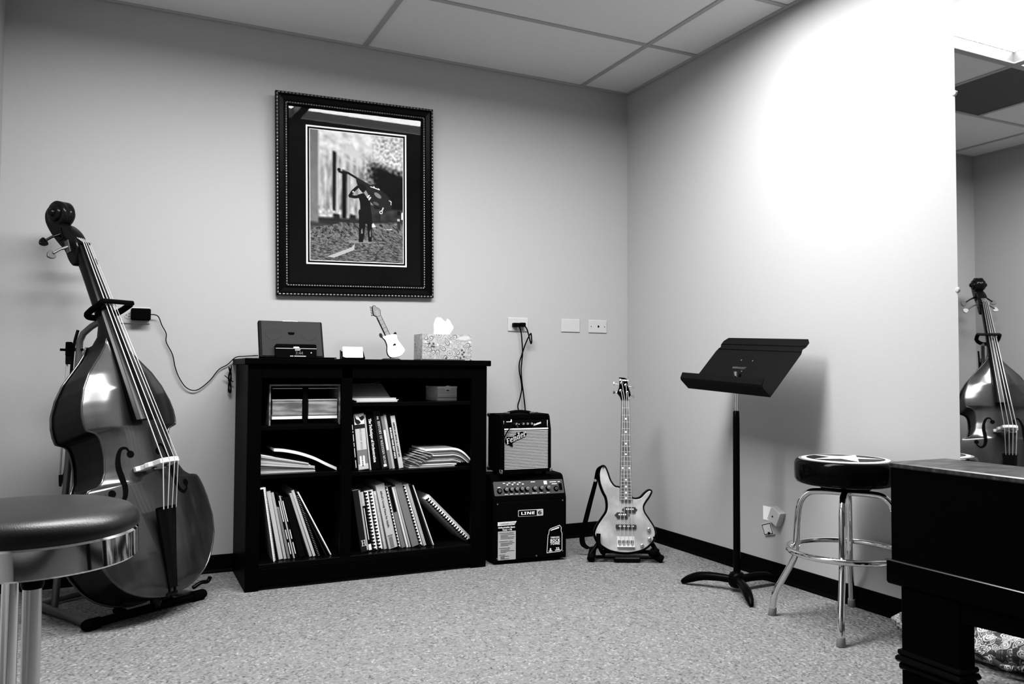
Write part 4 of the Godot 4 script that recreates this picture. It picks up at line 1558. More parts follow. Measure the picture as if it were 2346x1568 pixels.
func make_bass_guitar():
	var o := thing("bass_guitar", "small electric bass guitar with pale metallic body in the room corner", "guitar", Vector3(-0.40, 0.07, 0.60), guitar_basis())
	var pts := []
	for p in GUITAR:
		pts.append(Vector2(p[0], p[1]))
	var out := spline2(pts, 4)
	if area2(out) < 0:
		out.reverse()
	var big := inset(out, -0.010)
	mb()
	# black sides, rounded over to the front
	var layers := [[inset(out, 0.004), -0.040], [inset(out, -0.008), -0.034], [big, -0.024], [inset(out, -0.0085), -0.010], [inset(out, -0.003), -0.002], [out, 0.0]]
	cap_poly(layers[0][0], -0.040, false)
	for k in layers.size() - 1:
		smooth(1)
		for i in out.size():
			var j := (i + 1) % out.size()
			var a: Array = layers[k][0]
			var b: Array = layers[k + 1][0]
			quad(Vector3(a[i].x, a[i].y, layers[k][1]), Vector3(a[j].x, a[j].y, layers[k][1]), Vector3(b[j].x, b[j].y, layers[k + 1][1]), Vector3(b[i].x, b[i].y, layers[k + 1][1]))
	smooth(-1)
	cap_poly(out, 0.0, true)
	done("body", M.black_gloss, o)
	mb()
	extrude(inset(out, 0.0005), 0.0, 0.003, 0.002, true)
	done("body_face", M.guitar_face, o)
	# neck and fingerboard
	var yn := 0.699
	var ye := 0.2165
	mb()
	extrude([Vector2(gc(ye) - 0.029, ye), Vector2(gc(ye) + 0.029, ye), Vector2(gc(yn) + 0.0189, yn), Vector2(gc(yn) - 0.0189, yn)], -0.012, 0.0115, 0.004)
	var neck := done("neck", M.maple_dark, o)
	mb()
	extrude([Vector2(gc(ye) - 0.029, ye), Vector2(gc(ye) + 0.029, ye), Vector2(gc(yn) + 0.0189, yn), Vector2(gc(yn) - 0.0189, yn)], 0.0115, 0.0165, 0.001)
	var fbd := done("fingerboard", M.rosewood, o)
	var S := 0.679
	for k in range(1, 23):
		var y := yn - S * (1.0 - pow(2.0, -k / 12.0))
		if y < ye + 0.004:
			break
		var hw := lerpf(0.029, 0.0189, (y - ye) / (yn - ye))
		mb()
		box(Vector3(gc(y), y, 0.0169), Vector3(2 * hw, 0.0022, 0.0018), 0.0006)
		done("fret", M.fret, fbd)
	for k in [3, 5, 7, 9, 12, 15, 17, 19, 21]:
		var y := yn - S * (1.0 - pow(2.0, -(k - 0.5) / 12.0))
		for dx in ([-0.0155, 0.0155] if k == 12 else [0.0]):
			mb()
			xf = Transform3D(Basis(Vector3.RIGHT, PI / 2), Vector3(gc(y) + dx, y, 0.0164))
			lathe([Vector2(0.0042, 0.0), Vector2(0.0042, 0.0006), Vector2(0.0, 0.0008)], 12)
			done("inlay", M.ink_white, fbd)
	# headstock
	mb()
	var hd := [Vector2(gc(yn) - 0.0189, yn - 0.002), Vector2(gc(yn) + 0.0189, yn - 0.002), Vector2(0.0225, 0.712), Vector2(0.034, 0.727), Vector2(0.031, 0.742), Vector2(0.0225, 0.768), Vector2(0.0195, 0.790), Vector2(0.0195, 0.806), Vector2(0.006, 0.8135), Vector2(-0.0214, 0.816), Vector2(-0.0205, 0.790), Vector2(-0.0235, 0.764), Vector2(-0.0335, 0.738), Vector2(-0.020, 0.720)]
	extrude(hd, -0.008, 0.008, 0.002, false, true)
	var head := done("headstock", M.black_gloss, o)
	lettering("Ibanez", 0.0095, M.ink_white, head, Vector3(0.001, 0.8015, 0.0085), Basis(Vector3.BACK, -0.05), "serif_bold", 1.05)
	mb()
	box(Vector3(gc(yn), yn + 0.002, 0.013), Vector3(0.037, 0.005, 0.012), 0.001)
	done("nut", M.dark_grey, o)
	var posts := [[-0.0094, 0.786, -1.0, 0.001], [0.0106, 0.7755, 1.0, -0.003], [-0.0147, 0.747, -1.0, -0.002], [0.0172, 0.7375, 1.0, -0.010]]
	for e in posts:
		mb()
		xf = Transform3D(Basis(Vector3.RIGHT, PI / 2), Vector3(e[0], e[1], 0.008))
		lathe([Vector2(0.0075, 0.0), Vector2(0.0072, 0.002), Vector2(0.004, 0.003), Vector2(0.0036, 0.011), Vector2(0.0046, 0.014), Vector2(0.0, 0.0148)], 14)
		var tp := done("tuning_post", M.chrome, head)
		mb()
		var sx: float = e[2]
		var x0: float = e[0] + sx * 0.012
		tube([Vector3(x0, e[1] - 0.004, -0.006), Vector3(sx * 0.040, e[1] + e[3] - 0.003, -0.006)], 0.0024, 8)
		xf = Transform3D(Basis(Vector3.UP, 0.5 if e[1] < 0.78 or sx > 0 else 1.35), Vector3(sx * 0.046, e[1] + e[3] - 0.003, -0.006))
		extrude([Vector2(-sx * 0.007, -0.002), Vector2(sx * 0.006, -0.009), Vector2(sx * 0.008, 0.0), Vector2(sx * 0.006, 0.009), Vector2(-sx * 0.007, 0.002)], -0.0015, 0.0015)
		done("tuning_key", M.chrome_soft, tp)
	# pickups, bridge, controls
	for q in [[-0.0139, 0.1563, 0.0414, 0.1863], [-0.049, 0.1303, 0.005, 0.1614]]:
		mb()
		var cx: float = (q[0] + q[2]) / 2
		var cy: float = (q[1] + q[3]) / 2 + 0.003
		bx(q[0], q[2], q[1] + 0.005, q[3], 0.003, 0.013, 0.002)
		extrude([Vector2(q[0] - 0.009, cy), Vector2(q[0] + 0.001, cy - 0.009), Vector2(q[0] + 0.001, cy + 0.009)], 0.003, 0.007)
		extrude([Vector2(q[2] + 0.009, cy), Vector2(q[2] - 0.001, cy + 0.009), Vector2(q[2] - 0.001, cy - 0.009)], 0.003, 0.007)
		var pk := done("pickup", M.pickup, o)
		for k in 4:
			mb()
			xf = Transform3D(Basis(Vector3.RIGHT, PI / 2), Vector3(cx + (k - 1.5) * 0.0098, cy + 0.002, 0.013))
			lathe([Vector2(0.0034, 0.0), Vector2(0.0034, 0.0006), Vector2(0.0, 0.001)], 10)
			done("pole_piece", M.ink_white, pk)
	mb()
	bx(-0.0538, 0.043, 0.0865, 0.1053, 0.003, 0.014, 0.003)
	var jp := done("pickup", M.pickup, o)
	for k in 4:
		for d in [-0.003, 0.0035]:
			mb()
			xf = Transform3D(Basis(Vector3.RIGHT, PI / 2), Vector3(-0.034 + k * 0.0195 + d, 0.097, 0.014))
			lathe([Vector2(0.0026, 0.0), Vector2(0.0026, 0.0006), Vector2(0.0, 0.001)], 10)
			done("pole_piece", M.ink_white, jp)
	mb()
	bx(-0.0491, 0.0338, 0.002, 0.0498, 0.003, 0.0055, 0.001)
	bx(-0.0491, 0.0338, 0.0005, 0.005, 0.003, 0.017, 0.001)
	var br := done("bridge", M.chrome_white, o)
	for k in 4:
		mb()
		bx(-0.0445 + k * 0.0195, -0.0300 + k * 0.0195, 0.016, 0.033, 0.0055, 0.013, 0.002)
		tube([Vector3(-0.037 + k * 0.0195, 0.016, 0.009), Vector3(-0.037 + k * 0.0195, 0.004, 0.009)], 0.003, 8)
		done("saddle", M.chrome_soft, br)
	for q in [[0.101, 0.0836], [0.1031, 0.0397], [0.0668, 0.0095]]:
		mb()
		xf = Transform3D(Basis(Vector3.RIGHT, PI / 2), Vector3(q[0], q[1], 0.003))
		lathe([Vector2(0.0098, 0.0), Vector2(0.0096, 0.002), Vector2(0.0088, 0.012), Vector2(0.008, 0.0155), Vector2(0.006, 0.017), Vector2(0.0, 0.0175)], 18)
		done("control_knob", M.chrome_soft, o)
	mb()
	tube([Vector3(0.124, 0.046, 0.0), Vector3(0.128, 0.047, 0.008)], 0.005, 10)
	done("output_jack", M.black, o)
	for k in 4:
		var q: float = k - 1.5
		var e: Array = [posts[2], posts[0], posts[1], posts[3]][k]
		mb()
		tube([Vector3(e[0], e[1], 0.018), Vector3(gc(yn) + q * 0.0095, yn + 0.002, 0.0195), Vector3(gc(0.03) - 0.0002 + q * 0.0193, 0.026, 0.0195), Vector3(gc(0.0) + q * 0.0193, 0.004, 0.015)], 0.0013, 5)
		done("string", M.string, o)
	# strap from the horn, falling behind the body
	mb()
	var sp := spline3([Vector3(-0.104, 0.378, 0.010), Vector3(-0.116, 0.381, 0.0), Vector3(-0.132, 0.365, -0.018), Vector3(-0.139, 0.325, -0.035), Vector3(-0.146, 0.29, -0.048), Vector3(-0.166, 0.215, -0.07), Vector3(-0.19, 0.12, -0.095), Vector3(-0.205, 0.055, -0.115), Vector3(-0.200, 0.012, -0.125), Vector3(-0.170, -0.008, -0.14)], 4)
	for i in sp.size() - 1:
		var w0 := lerpf(0.007, 0.0165, clampf(i / 22.0, 0, 1))
		var w1 := lerpf(0.007, 0.0165, clampf((i + 1) / 22.0, 0, 1))
		var side := Vector3(0.75, 0.2, -0.62).normalized()
		var nn := Vector3(0.0012, 0, 0.0012)
		quad(sp[i] - side * w0 + nn, sp[i + 1] - side * w1 + nn, sp[i + 1] + side * w1 + nn, sp[i] + side * w0 + nn)
		quad(sp[i] + side * w0 - nn, sp[i + 1] + side * w1 - nn, sp[i + 1] - side * w1 - nn, sp[i] - side * w0 - nn)
	done("strap", M.black_matte, o)
	mb()
	tube([Vector3(-0.141, 0.316, -0.030), Vector3(-0.146, 0.312, -0.016)], 0.007, 10)
	done("strap_slide", M.chrome_soft, o)

func make_guitar_stand():
	var o := thing("guitar_stand", "black folding frame stand under the bass guitar", "stand")
	var G := Transform3D(guitar_basis(), Vector3(-0.40, 0.07, 0.60))
	var fl := Vector3(-0.552, 0.02, 0.522)
	var fr := Vector3(-0.262, 0.02, 0.668)
	var apex: Vector3 = G * Vector3(0.0, 0.285, -0.075)
	for e in [fl, fr]:
		var sg := -1.0 if e == fl else 1.0
		mb()
		tube([apex + Vector3(sg * 0.008, 0, sg * 0.004), G * Vector3(sg * 0.10, 0.06, -0.062), e + Vector3(0, 0.012, -0.01), e], 0.011, 10)
		done("leg", M.black_satin, o)
		mb()
		var d := Vector3(sg * 0.6, -0.35, 0.72).normalized()
		tube([e - d * 0.055 + Vector3(0, 0.012, 0), e - d * 0.02, e + d * 0.008, e + d * 0.014], [0.0165, 0.019, 0.019, 0.014], 12)
		done("foot_cap", M.rubber, o)
	# cradle arms that hook in front of the body
	for sg in [-1.0, 1.0]:
		mb()
		tube(spline3([G * Vector3(sg * 0.115, -0.022, -0.064), G * Vector3(sg * 0.112, -0.028, -0.01), G * Vector3(sg * 0.126, -0.012, 0.018), G * Vector3(sg * 0.138, 0.022, 0.022), G * Vector3(sg * 0.137, 0.062, 0.022)] if sg < 0 else [G * Vector3(0.115, -0.022, -0.064), G * Vector3(0.112, -0.030, -0.03), G * Vector3(0.122, -0.026, 0.012), G * Vector3(0.140, -0.005, 0.016)], 4), 0.0105, 10)
		done("cradle_arm", M.rubber, o)
	mb()
	tube([G * Vector3(-0.115, -0.020, -0.064), G * Vector3(0.115, -0.020, -0.064)], 0.009, 8)
	done("cross_bar", M.black_satin, o)
	mb()
	var p := G * Vector3(0, -0.045, 0.03)
	box(Vector3(-0.402, 0.014, 0.598), Vector3(0.125, 0.022, 0.03), 0.005, Basis(Vector3.UP, deg_to_rad(-27)))
	done("hinge", M.black_gloss, o)
	mb()
	tube([fl + Vector3(0.02, 0.004, 0.006), fr + Vector3(-0.02, 0.004, -0.006)], 0.008, 8)
	done("lower_bar", M.black_satin, o)

# =================================================================== framed picture
func fill_poly(im: Image, pts: Array, l: float, soft := 0.0):
	var w := im.get_width()
	var h := im.get_height()
	var pp := PackedVector2Array()
	var lo := Vector2(9, 9)
	var hi := Vector2(-9, -9)
	for p in pts:
		var q: Vector2 = p if p is Vector2 else Vector2(p[0], p[1])
		pp.append(Vector2(q.x * w, q.y * h))
		lo = lo.min(q)
		hi = hi.max(q)
	for y in range(maxi(0, int(lo.y * h)), mini(h, int(hi.y * h) + 1)):
		for x in range(maxi(0, int(lo.x * w)), mini(w, int(hi.x * w) + 1)):
			if Geometry2D.is_point_in_polygon(Vector2(x + 0.5, y + 0.5), pp):
				im.set_pixel(x, y, grey(l))

func ellipse(cx: float, cy: float, rx: float, ry: float, rot: float, asp := 1.0, n := 28) -> Array:
	var out := []
	for k in n:
		var a := TAU * k / n
		var p := Vector2(cos(a) * rx, sin(a) * ry).rotated(rot)
		out.append(Vector2(cx + p.x, cy + p.y * asp))
	return out

func stroke(im: Image, pts: Array, wd: float, l: float, asp: float):
	for i in pts.size() - 1:
		var a := Vector2(pts[i][0], pts[i][1]) if not (pts[i] is Vector2) else (pts[i] as Vector2)
		var b := Vector2(pts[i + 1][0], pts[i + 1][1]) if not (pts[i + 1] is Vector2) else (pts[i + 1] as Vector2)
		var d := (b - a)
		d.y /= asp
		d = d.normalized()
		var nn := Vector2(-d.y, d.x) * wd * 0.5
		nn.y *= asp
		var ee := Vector2(d.x, d.y * asp) * wd * 0.25
		fill_poly(im, [a - nn - ee, b - nn + ee, b + nn + ee, a + nn - ee], l)

func print_tex() -> ImageTexture:
	# street scene: a person carries a double bass on the shoulder past a facade, cobbles underfoot
	var w := 416
	var h := 564
	var asp := float(w) / h
	var im := Image.create(w, h, false, Image.FORMAT_RGB8)
	var n := FastNoiseLite.new()
	n.seed = 3
	n.frequency = 0.018
	var n2 := FastNoiseLite.new()
	n2.seed = 9
	n2.frequency = 0.05
	var n3 := FastNoiseLite.new()
	n3.seed = 17
	n3.frequency = 0.09
	n3.noise_type = FastNoiseLite.TYPE_CELLULAR
	n3.cellular_return_type = FastNoiseLite.RETURN_CELL_VALUE
	for y in h:
		var vv := float(y) / h
		for x in w:
			var u := float(x) / w
			var g := 0.0
			if vv > 0.70 + 0.02 * sin(u * 5.0):
				var cob := n3.get_noise_2d(x * 0.9, y * 2.2)
				g = 0.17 + 0.22 * cob + 0.10 * n2.get_noise_2d(x, y * 2)
				if u < 0.4 and vv < 0.74 - 0.1 * (u - 0.1):
					g = 0.07
			elif u < 0.085:
				g = 0.20 + 0.03 * n.get_noise_2d(x, y)
			else:
				# facade streaks fading into leaves on the right
				var streak := 0.36 + 0.35 * n.get_noise_2d(x * 3.2, y * 0.35) + 0.12 * n2.get_noise_2d(x, y * 0.5)
				var sky := 0.62 + 0.35 * n.get_noise_2d(x * 0.8, y * 1.2 + 50)
				var top := clampf((0.30 - vv) / 0.22, 0, 1)
				g = lerpf(streak, sky, top)
				var leaves := 0.55 + 0.8 * n2.get_noise_2d(x * 1.3, y * 1.3)
				g = lerpf(g, leaves, clampf((u - 0.60) / 0.15, 0, 1) * clampf((0.24 - vv + 0.16 * (u - 0.6)) / 0.1, 0, 1))
				# dark tree
				var dk := clampf((u - 0.56 + 0.12 * n2.get_noise_2d(x, y)) / 0.12, 0, 1) * clampf((vv - 0.22 + 0.10 * (0.85 - u) * 2.0 + 0.05 * n2.get_noise_2d(x + 90, y)) / 0.06, 0, 1)
				g = lerpf(g, 0.006 + 0.02 * maxf(0, n2.get_noise_2d(x * 1.5, y)), dk)
				if vv > 0.575 and u > 0.56:
					g = 0.05 + 0.05 * n.get_noise_2d(x, y)
				if vv > 0.60 and u > 0.085 and u < 0.40:
					g = maxf(g, 0.35 + 0.6 * n2.get_noise_2d(x, y))
				if vv > 0.665:
					g = 0.03 + 0.05 * absf(n2.get_noise_2d(x, y * 3))
			im.set_pixel(x, y, grey(clampf(pow(clampf(g, 0.0, 1.0), 1.3) * 1.05, 0.002, 0.7)))
	# facade: pillar edge, dark doorways, pediment
	fill_poly(im, [[0.083, 0.02], [0.100, 0.02], [0.098, 0.58], [0.083, 0.58]], 0.413)
	fill_poly(im, [[0.235, 0.15], [0.275, 0.16], [0.262, 0.62], [0.232, 0.60]], 0.007)
	fill_poly(im, [[0.275, 0.16], [0.305, 0.17], [0.295, 0.63], [0.268, 0.63]], 0.341)
	fill_poly(im, [[0.335, 0.29], [0.385, 0.30], [0.378, 0.665], [0.332, 0.665]], 0.003)
	fill_poly(im, [[0.385, 0.30], [0.425, 0.31], [0.415, 0.66], [0.38, 0.66]], 0.248)
	fill_poly(im, [[0.34, 0.15], [0.44, 0.07], [0.52, 0.17], [0.50, 0.20]], 0.468)
	stroke(im, [[0.28, 0.17], [0.48, 0.24], [0.56, 0.25]], 0.016, 0.440, asp)
	stroke(im, [[0.50, 0.03], [0.70, 0.14], [0.78, 0.15]], 0.014, 0.495, asp)
	fill_poly(im, [[0.24, 0.63], [0.31, 0.64], [0.31, 0.69], [0.24, 0.69]], 0.011)
	fill_poly(im, [[0.42, 0.63], [0.48, 0.64], [0.48, 0.67], [0.41, 0.67]], 0.011)
	# out of focus behind the cobbles
	im.resize(w / 7, h / 7, Image.INTERPOLATE_LANCZOS)
	im.resize(w, h, Image.INTERPOLATE_CUBIC)
	for y in range(int(h * 0.70), h):
		var near := clampf((float(y) / h - 0.70) / 0.3, 0, 1)
		for x in w:
			var u := float(x) / w
			if u < 0.30 and float(y) / h < 0.755 - 0.16 * u:
				continue
			var sc := lerpf(1.5, 0.75, near)
			var cob := n3.get_noise_2d(x * sc, y * sc * 2.4)
			var cob2 := n3.get_noise_2d(x * sc * 1.9 + 300, y * sc * 4.0)
			im.set_pixel(x, y, grey(clampf(0.085 + 0.13 * cob + 0.06 * cob2, 0.004, 0.4)))
	# pale strip of paving
	fill_poly(im, [[0.47, 0.86], [0.43, 0.89], [0.17, 0.97], [0.25, 0.975], [0.46, 0.91]], 0.330)
	fill_poly(im, [[0.38, 0.835], [0.62, 0.83], [0.66, 0.85], [0.42, 0.855]], 0.180)
	fill_poly(im, [[0.78, 0.735], [0.88, 0.73], [0.87, 0.74]], 0.450)
	fill_poly(im, [[0.655, 0.70], [0.67, 0.69], [0.70, 0.72], [0.655, 0.725]], 0.510)
	# passers-by far off
	fill_poly(im, ellipse(0.955, 0.60, 0.022, 0.02, 0), 0.004)
	fill_poly(im, [[0.93, 0.62], [0.975, 0.62], [0.97, 0.73], [0.94, 0.73]], 0.018)
	fill_poly(im, [[0.935, 0.645], [0.965, 0.645], [0.965, 0.665], [0.935, 0.665]], 0.360)
	fill_poly(im, [[0.98, 0.60], [1.0, 0.59], [1.0, 0.65], [0.98, 0.65]], 0.510)
	# double bass across the shoulder
	fill_poly(im, ellipse(0.302, 0.292, 0.018, 0.018, 0, asp), 0.004)
	stroke(im, [[0.302, 0.305], [0.335, 0.312], [0.40, 0.312], [0.52, 0.358], [0.66, 0.408]], 0.022, 0.004, asp)
	fill_poly(im, spline2([Vector2(0.49, 0.345), Vector2(0.62, 0.385), Vector2(0.74, 0.42), Vector2(0.85, 0.485), Vector2(0.872, 0.53), Vector2(0.86, 0.585), Vector2(0.78, 0.575), Vector2(0.70, 0.555), Vector2(0.645, 0.53), Vector2(0.62, 0.49), Vector2(0.57, 0.465), Vector2(0.51, 0.42)], 4), 0.012)
	fill_poly(im, ellipse(0.72, 0.47, 0.045, 0.022, 0.6, asp), 0.16)
	fill_poly(im, ellipse(0.70, 0.535, 0.035, 0.016, 0.4, asp), 0.07)
	stroke(im, [[0.64, 0.405], [0.68, 0.412], [0.735, 0.424]], 0.008, 0.8, asp)
	stroke(im, [[0.675, 0.40], [0.69, 0.415]], 0.008, 0.8, asp)
	stroke(im, [[0.725, 0.415], [0.74, 0.425]], 0.008, 0.8, asp)
	stroke(im, [[0.845, 0.505], [0.868, 0.512], [0.866, 0.54]], 0.008, 0.6, asp)
	fill_poly(im, ellipse(0.755, 0.602, 0.018, 0.018, 0, asp), 0.8)
	fill_poly(im, ellipse(0.755, 0.602, 0.011, 0.011, 0, asp), 0.02)
	stroke(im, [[0.765, 0.59], [0.78, 0.565]], 0.014, 0.45, asp)
	stroke(im, [[0.74, 0.62], [0.735, 0.67]], 0.02, 0.01, asp)
	# the person from behind
	fill_poly(im, spline2([Vector2(0.50, 0.40), Vector2(0.53, 0.385), Vector2(0.58, 0.40), Vector2(0.60, 0.43), Vector2(0.565, 0.455), Vector2(0.53, 0.44)], 3), 0.005)
	fill_poly(im, [[0.50, 0.475], [0.56, 0.46], [0.60, 0.475], [0.635, 0.50], [0.645, 0.60], [0.655, 0.62], [0.655, 0.70], [0.51, 0.70], [0.515, 0.62], [0.53, 0.585], [0.525, 0.53]], 0.004)
	fill_poly(im, [[0.515, 0.59], [0.545, 0.59], [0.54, 0.65], [0.515, 0.645], [0.508, 0.615]], 0.004)
	fill_poly(im, [[0.515, 0.69], [0.585, 0.69], [0.57, 0.80], [0.555, 0.845], [0.51, 0.845], [0.512, 0.78]], 0.004)
	fill_poly(im, [[0.60, 0.69], [0.655, 0.69], [0.655, 0.78], [0.65, 0.838], [0.615, 0.838], [0.61, 0.78]], 0.004)
	fill_poly(im, [[0.535, 0.755], [0.55, 0.735], [0.555, 0.775], [0.535, 0.78]], 0.18)
	fill_poly(im, [[0.628, 0.765], [0.64, 0.74], [0.642, 0.80], [0.63, 0.80]], 0.16)
	stroke(im, [[0.545, 0.485], [0.47, 0.495], [0.415, 0.49], [0.45, 0.45], [0.50, 0.415]], 0.030, 0.004, asp)
	fill_poly(im, ellipse(0.452, 0.455, 0.008, 0.008, 0, asp), 0.7)
	fill_poly(im, [[0.565, 0.455], [0.59, 0.435], [0.635, 0.495], [0.625, 0.51], [0.60, 0.49]], 0.22)
	stroke(im, [[0.605, 0.492], [0.628, 0.475]], 0.012, 0.7, asp)
	stroke(im, [[0.622, 0.51], [0.642, 0.488]], 0.012, 0.7, asp)
	return ImageTexture.create_from_image(im)

func bead(c: Vector3, rx: float, ry: float, rz: float):
	var p := []
	for k in 6:
		p.append(c + Vector3(cos(TAU * k / 6) * rx, sin(TAU * k / 6) * ry, 0))
	var q := []
	for k in 6:
		q.append(c + Vector3(cos(TAU * k / 6) * rx * 0.55, sin(TAU * k / 6) * ry * 0.55, rz * 0.8))
	for k in 6:
		quad(p[k], p[(k + 1) % 6], q[(k + 1) % 6], q[k])
		tri(c + Vector3(0, 0, rz), q[k], q[(k + 1) % 6])

func make_picture():
	var B := Basis(Vector3.BACK, deg_to_rad(1.5)) * Basis(Vector3.RIGHT, deg_to_rad(2.2))
	var o := thing("framed_picture", "black and white street photograph in a dark beaded frame", "picture", Vector3(-1.561, 1.7195, 0.026), B)
	var W := 0.382
	var H := 0.469
	# moulding: mitred bars with a stepped section
	var prof := [Vector2(0.0, -0.006), Vector2(0.0, 0.016), Vector2(0.004, 0.020), Vector2(0.012, 0.021), Vector2(0.017, 0.013), Vector2(0.036, 0.010), Vector2(0.044, 0.014), Vector2(0.052, 0.013), Vector2(0.061, 0.004), Vector2(0.061, -0.006)]
	var corners := [Vector2(-W, -H), Vector2(W, -H), Vector2(W, H), Vector2(-W, H)]
	for k in 4:
		var a: Vector2 = corners[k]
		var b: Vector2 = corners[(k + 1) % 4]
		mb()
		for i in prof.size():
			var p: Vector2 = prof[i]
			var q: Vector2 = prof[(i + 1) % prof.size()]
			var pa := Vector3(a.x - signf(a.x) * p.x, a.y - signf(a.y) * p.x, p.y)
			var pb := Vector3(b.x - signf(b.x) * p.x, b.y - signf(b.y) * p.x, p.y)
			var qa := Vector3(a.x - signf(a.x) * q.x, a.y - signf(a.y) * q.x, q.y)
			var qb := Vector3(b.x - signf(b.x) * q.x, b.y - signf(b.y) * q.x, q.y)
			quad(pa, pb, qb, qa)
		done("frame_bar", M.frame, o)
	mb()
	var r := RandomNumberGenerator.new()
	r.seed = 77
	for e in [[0.0065, 0.0165, 0.020, 0.0052], [0.0475, 0.0120, 0.0135, 0.0050]]:
		var hw: float = W - e[0]
		var hh: float = H - e[0]
		var step: float = e[1]
		var nx := int(2 * hw / step)
		var ny := int(2 * hh / step)
		for k in nx:
			for sg in [-1.0, 1.0]:
				bead(Vector3(lerpf(-hw, hw, (k + 0.5) / nx), sg * hh, e[2]), step * 0.48, 0.0042, e[3] * r.randf_range(0.6, 1.1))
		for k in ny:
			for sg in [-1.0, 1.0]:
				bead(Vector3(sg * hw, lerpf(-hh, hh, (k + 0.5) / ny), e[2]), 0.0042, step * 0.48, e[3] * r.randf_range(0.6, 1.1))
	var bd := done("beading", M.bead, o)
	bd.set_meta("kind", "stuff")
	mb()
	bx(-W + 0.055, W - 0.055, -H + 0.055, H - 0.055, -0.006, -0.003)
	done("mat_board", M.mat_board, o)
	# double mat line: white, black, thin white
	var c := Vector2(0.003, 0.006)
	for e in [[0.245, 0.325, 0.0072, 0.0, M.white, "outer_line"], [0.2378, 0.3178, 0.0085, 0.0004, M.ink, "inner_mat"], [0.2293, 0.3093, 0.0026, 0.0, M.white, "inner_line"]]:
		mb()
		var z: float = -0.0025 + e[3]
		bx(c.x - e[0], c.x + e[0], c.y + e[1] - e[2], c.y + e[1], -0.003, z)
		bx(c.x - e[0], c.x + e[0], c.y - e[1], c.y - e[1] + e[2], -0.003, z)
		bx(c.x - e[0], c.x - e[0] + e[2], c.y - e[1] + e[2], c.y + e[1] - e[2], -0.003, z)
		bx(c.x + e[0] - e[2], c.x + e[0], c.y - e[1] + e[2], c.y + e[1] - e[2], -0.003, z)
		done(e[5], e[4], o)
	mb()
	quad_uv(Vector3(c.x - 0.2267, c.y - 0.3067, -0.0026), Vector3(c.x + 0.2267, c.y - 0.3067, -0.0026), Vector3(c.x + 0.2267, c.y + 0.3067, -0.0026), Vector3(c.x - 0.2267, c.y + 0.3067, -0.0026))
	var pm := StandardMaterial3D.new()
	pm.albedo_texture = print_tex()
	pm.roughness = 0.7
	pm.metallic_specular = 0.2
	done("photo_print", pm, o)
	mb()
	bx(-W + 0.058, W - 0.058, -H + 0.058, H - 0.058, 0.001, 0.003)
	done("glass", M.glass, o)

# =================================================================== wall plates, plugs and cords
func wall_plate(called: String, label: String, x: float, y: float, w := 0.116, h := 0.071) -> Node3D:
	var o := thing(called, label, "wall plate", Vector3(x, y, 0.0))
	mb()
	extrude(round_rect(-w / 2, -h / 2, w / 2, h / 2, 0.003), 0.0, 0.006, 0.003)
	done("plate", M.plastic_white, o)
	return o

func receptacle(o: Node3D, x: float):
	mb()
	xf = Transform3D(Basis(), Vector3(x, 0, 0.006))
	extrude(ellipse(0, 0, 0.0165, 0.0165, 0), 0.0, 0.002, 0.0006)
	var r := done("receptacle", M.plastic_white, o)
	mb()
	xf = Transform3D(Basis(), Vector3(x, 0, 0.0081))
	box(Vector3(0.003, 0.006, 0), Vector3(0.007, 0.002, 0.0006))
	box(Vector3(0.003, -0.006, 0), Vector3(0.009, 0.002, 0.0006))
	extrude(ellipse(-0.008, 0, 0.0024, 0.0024, 0, 1.0, 10), -0.0003, 0.0003)
	done("slots", M.ink, r)

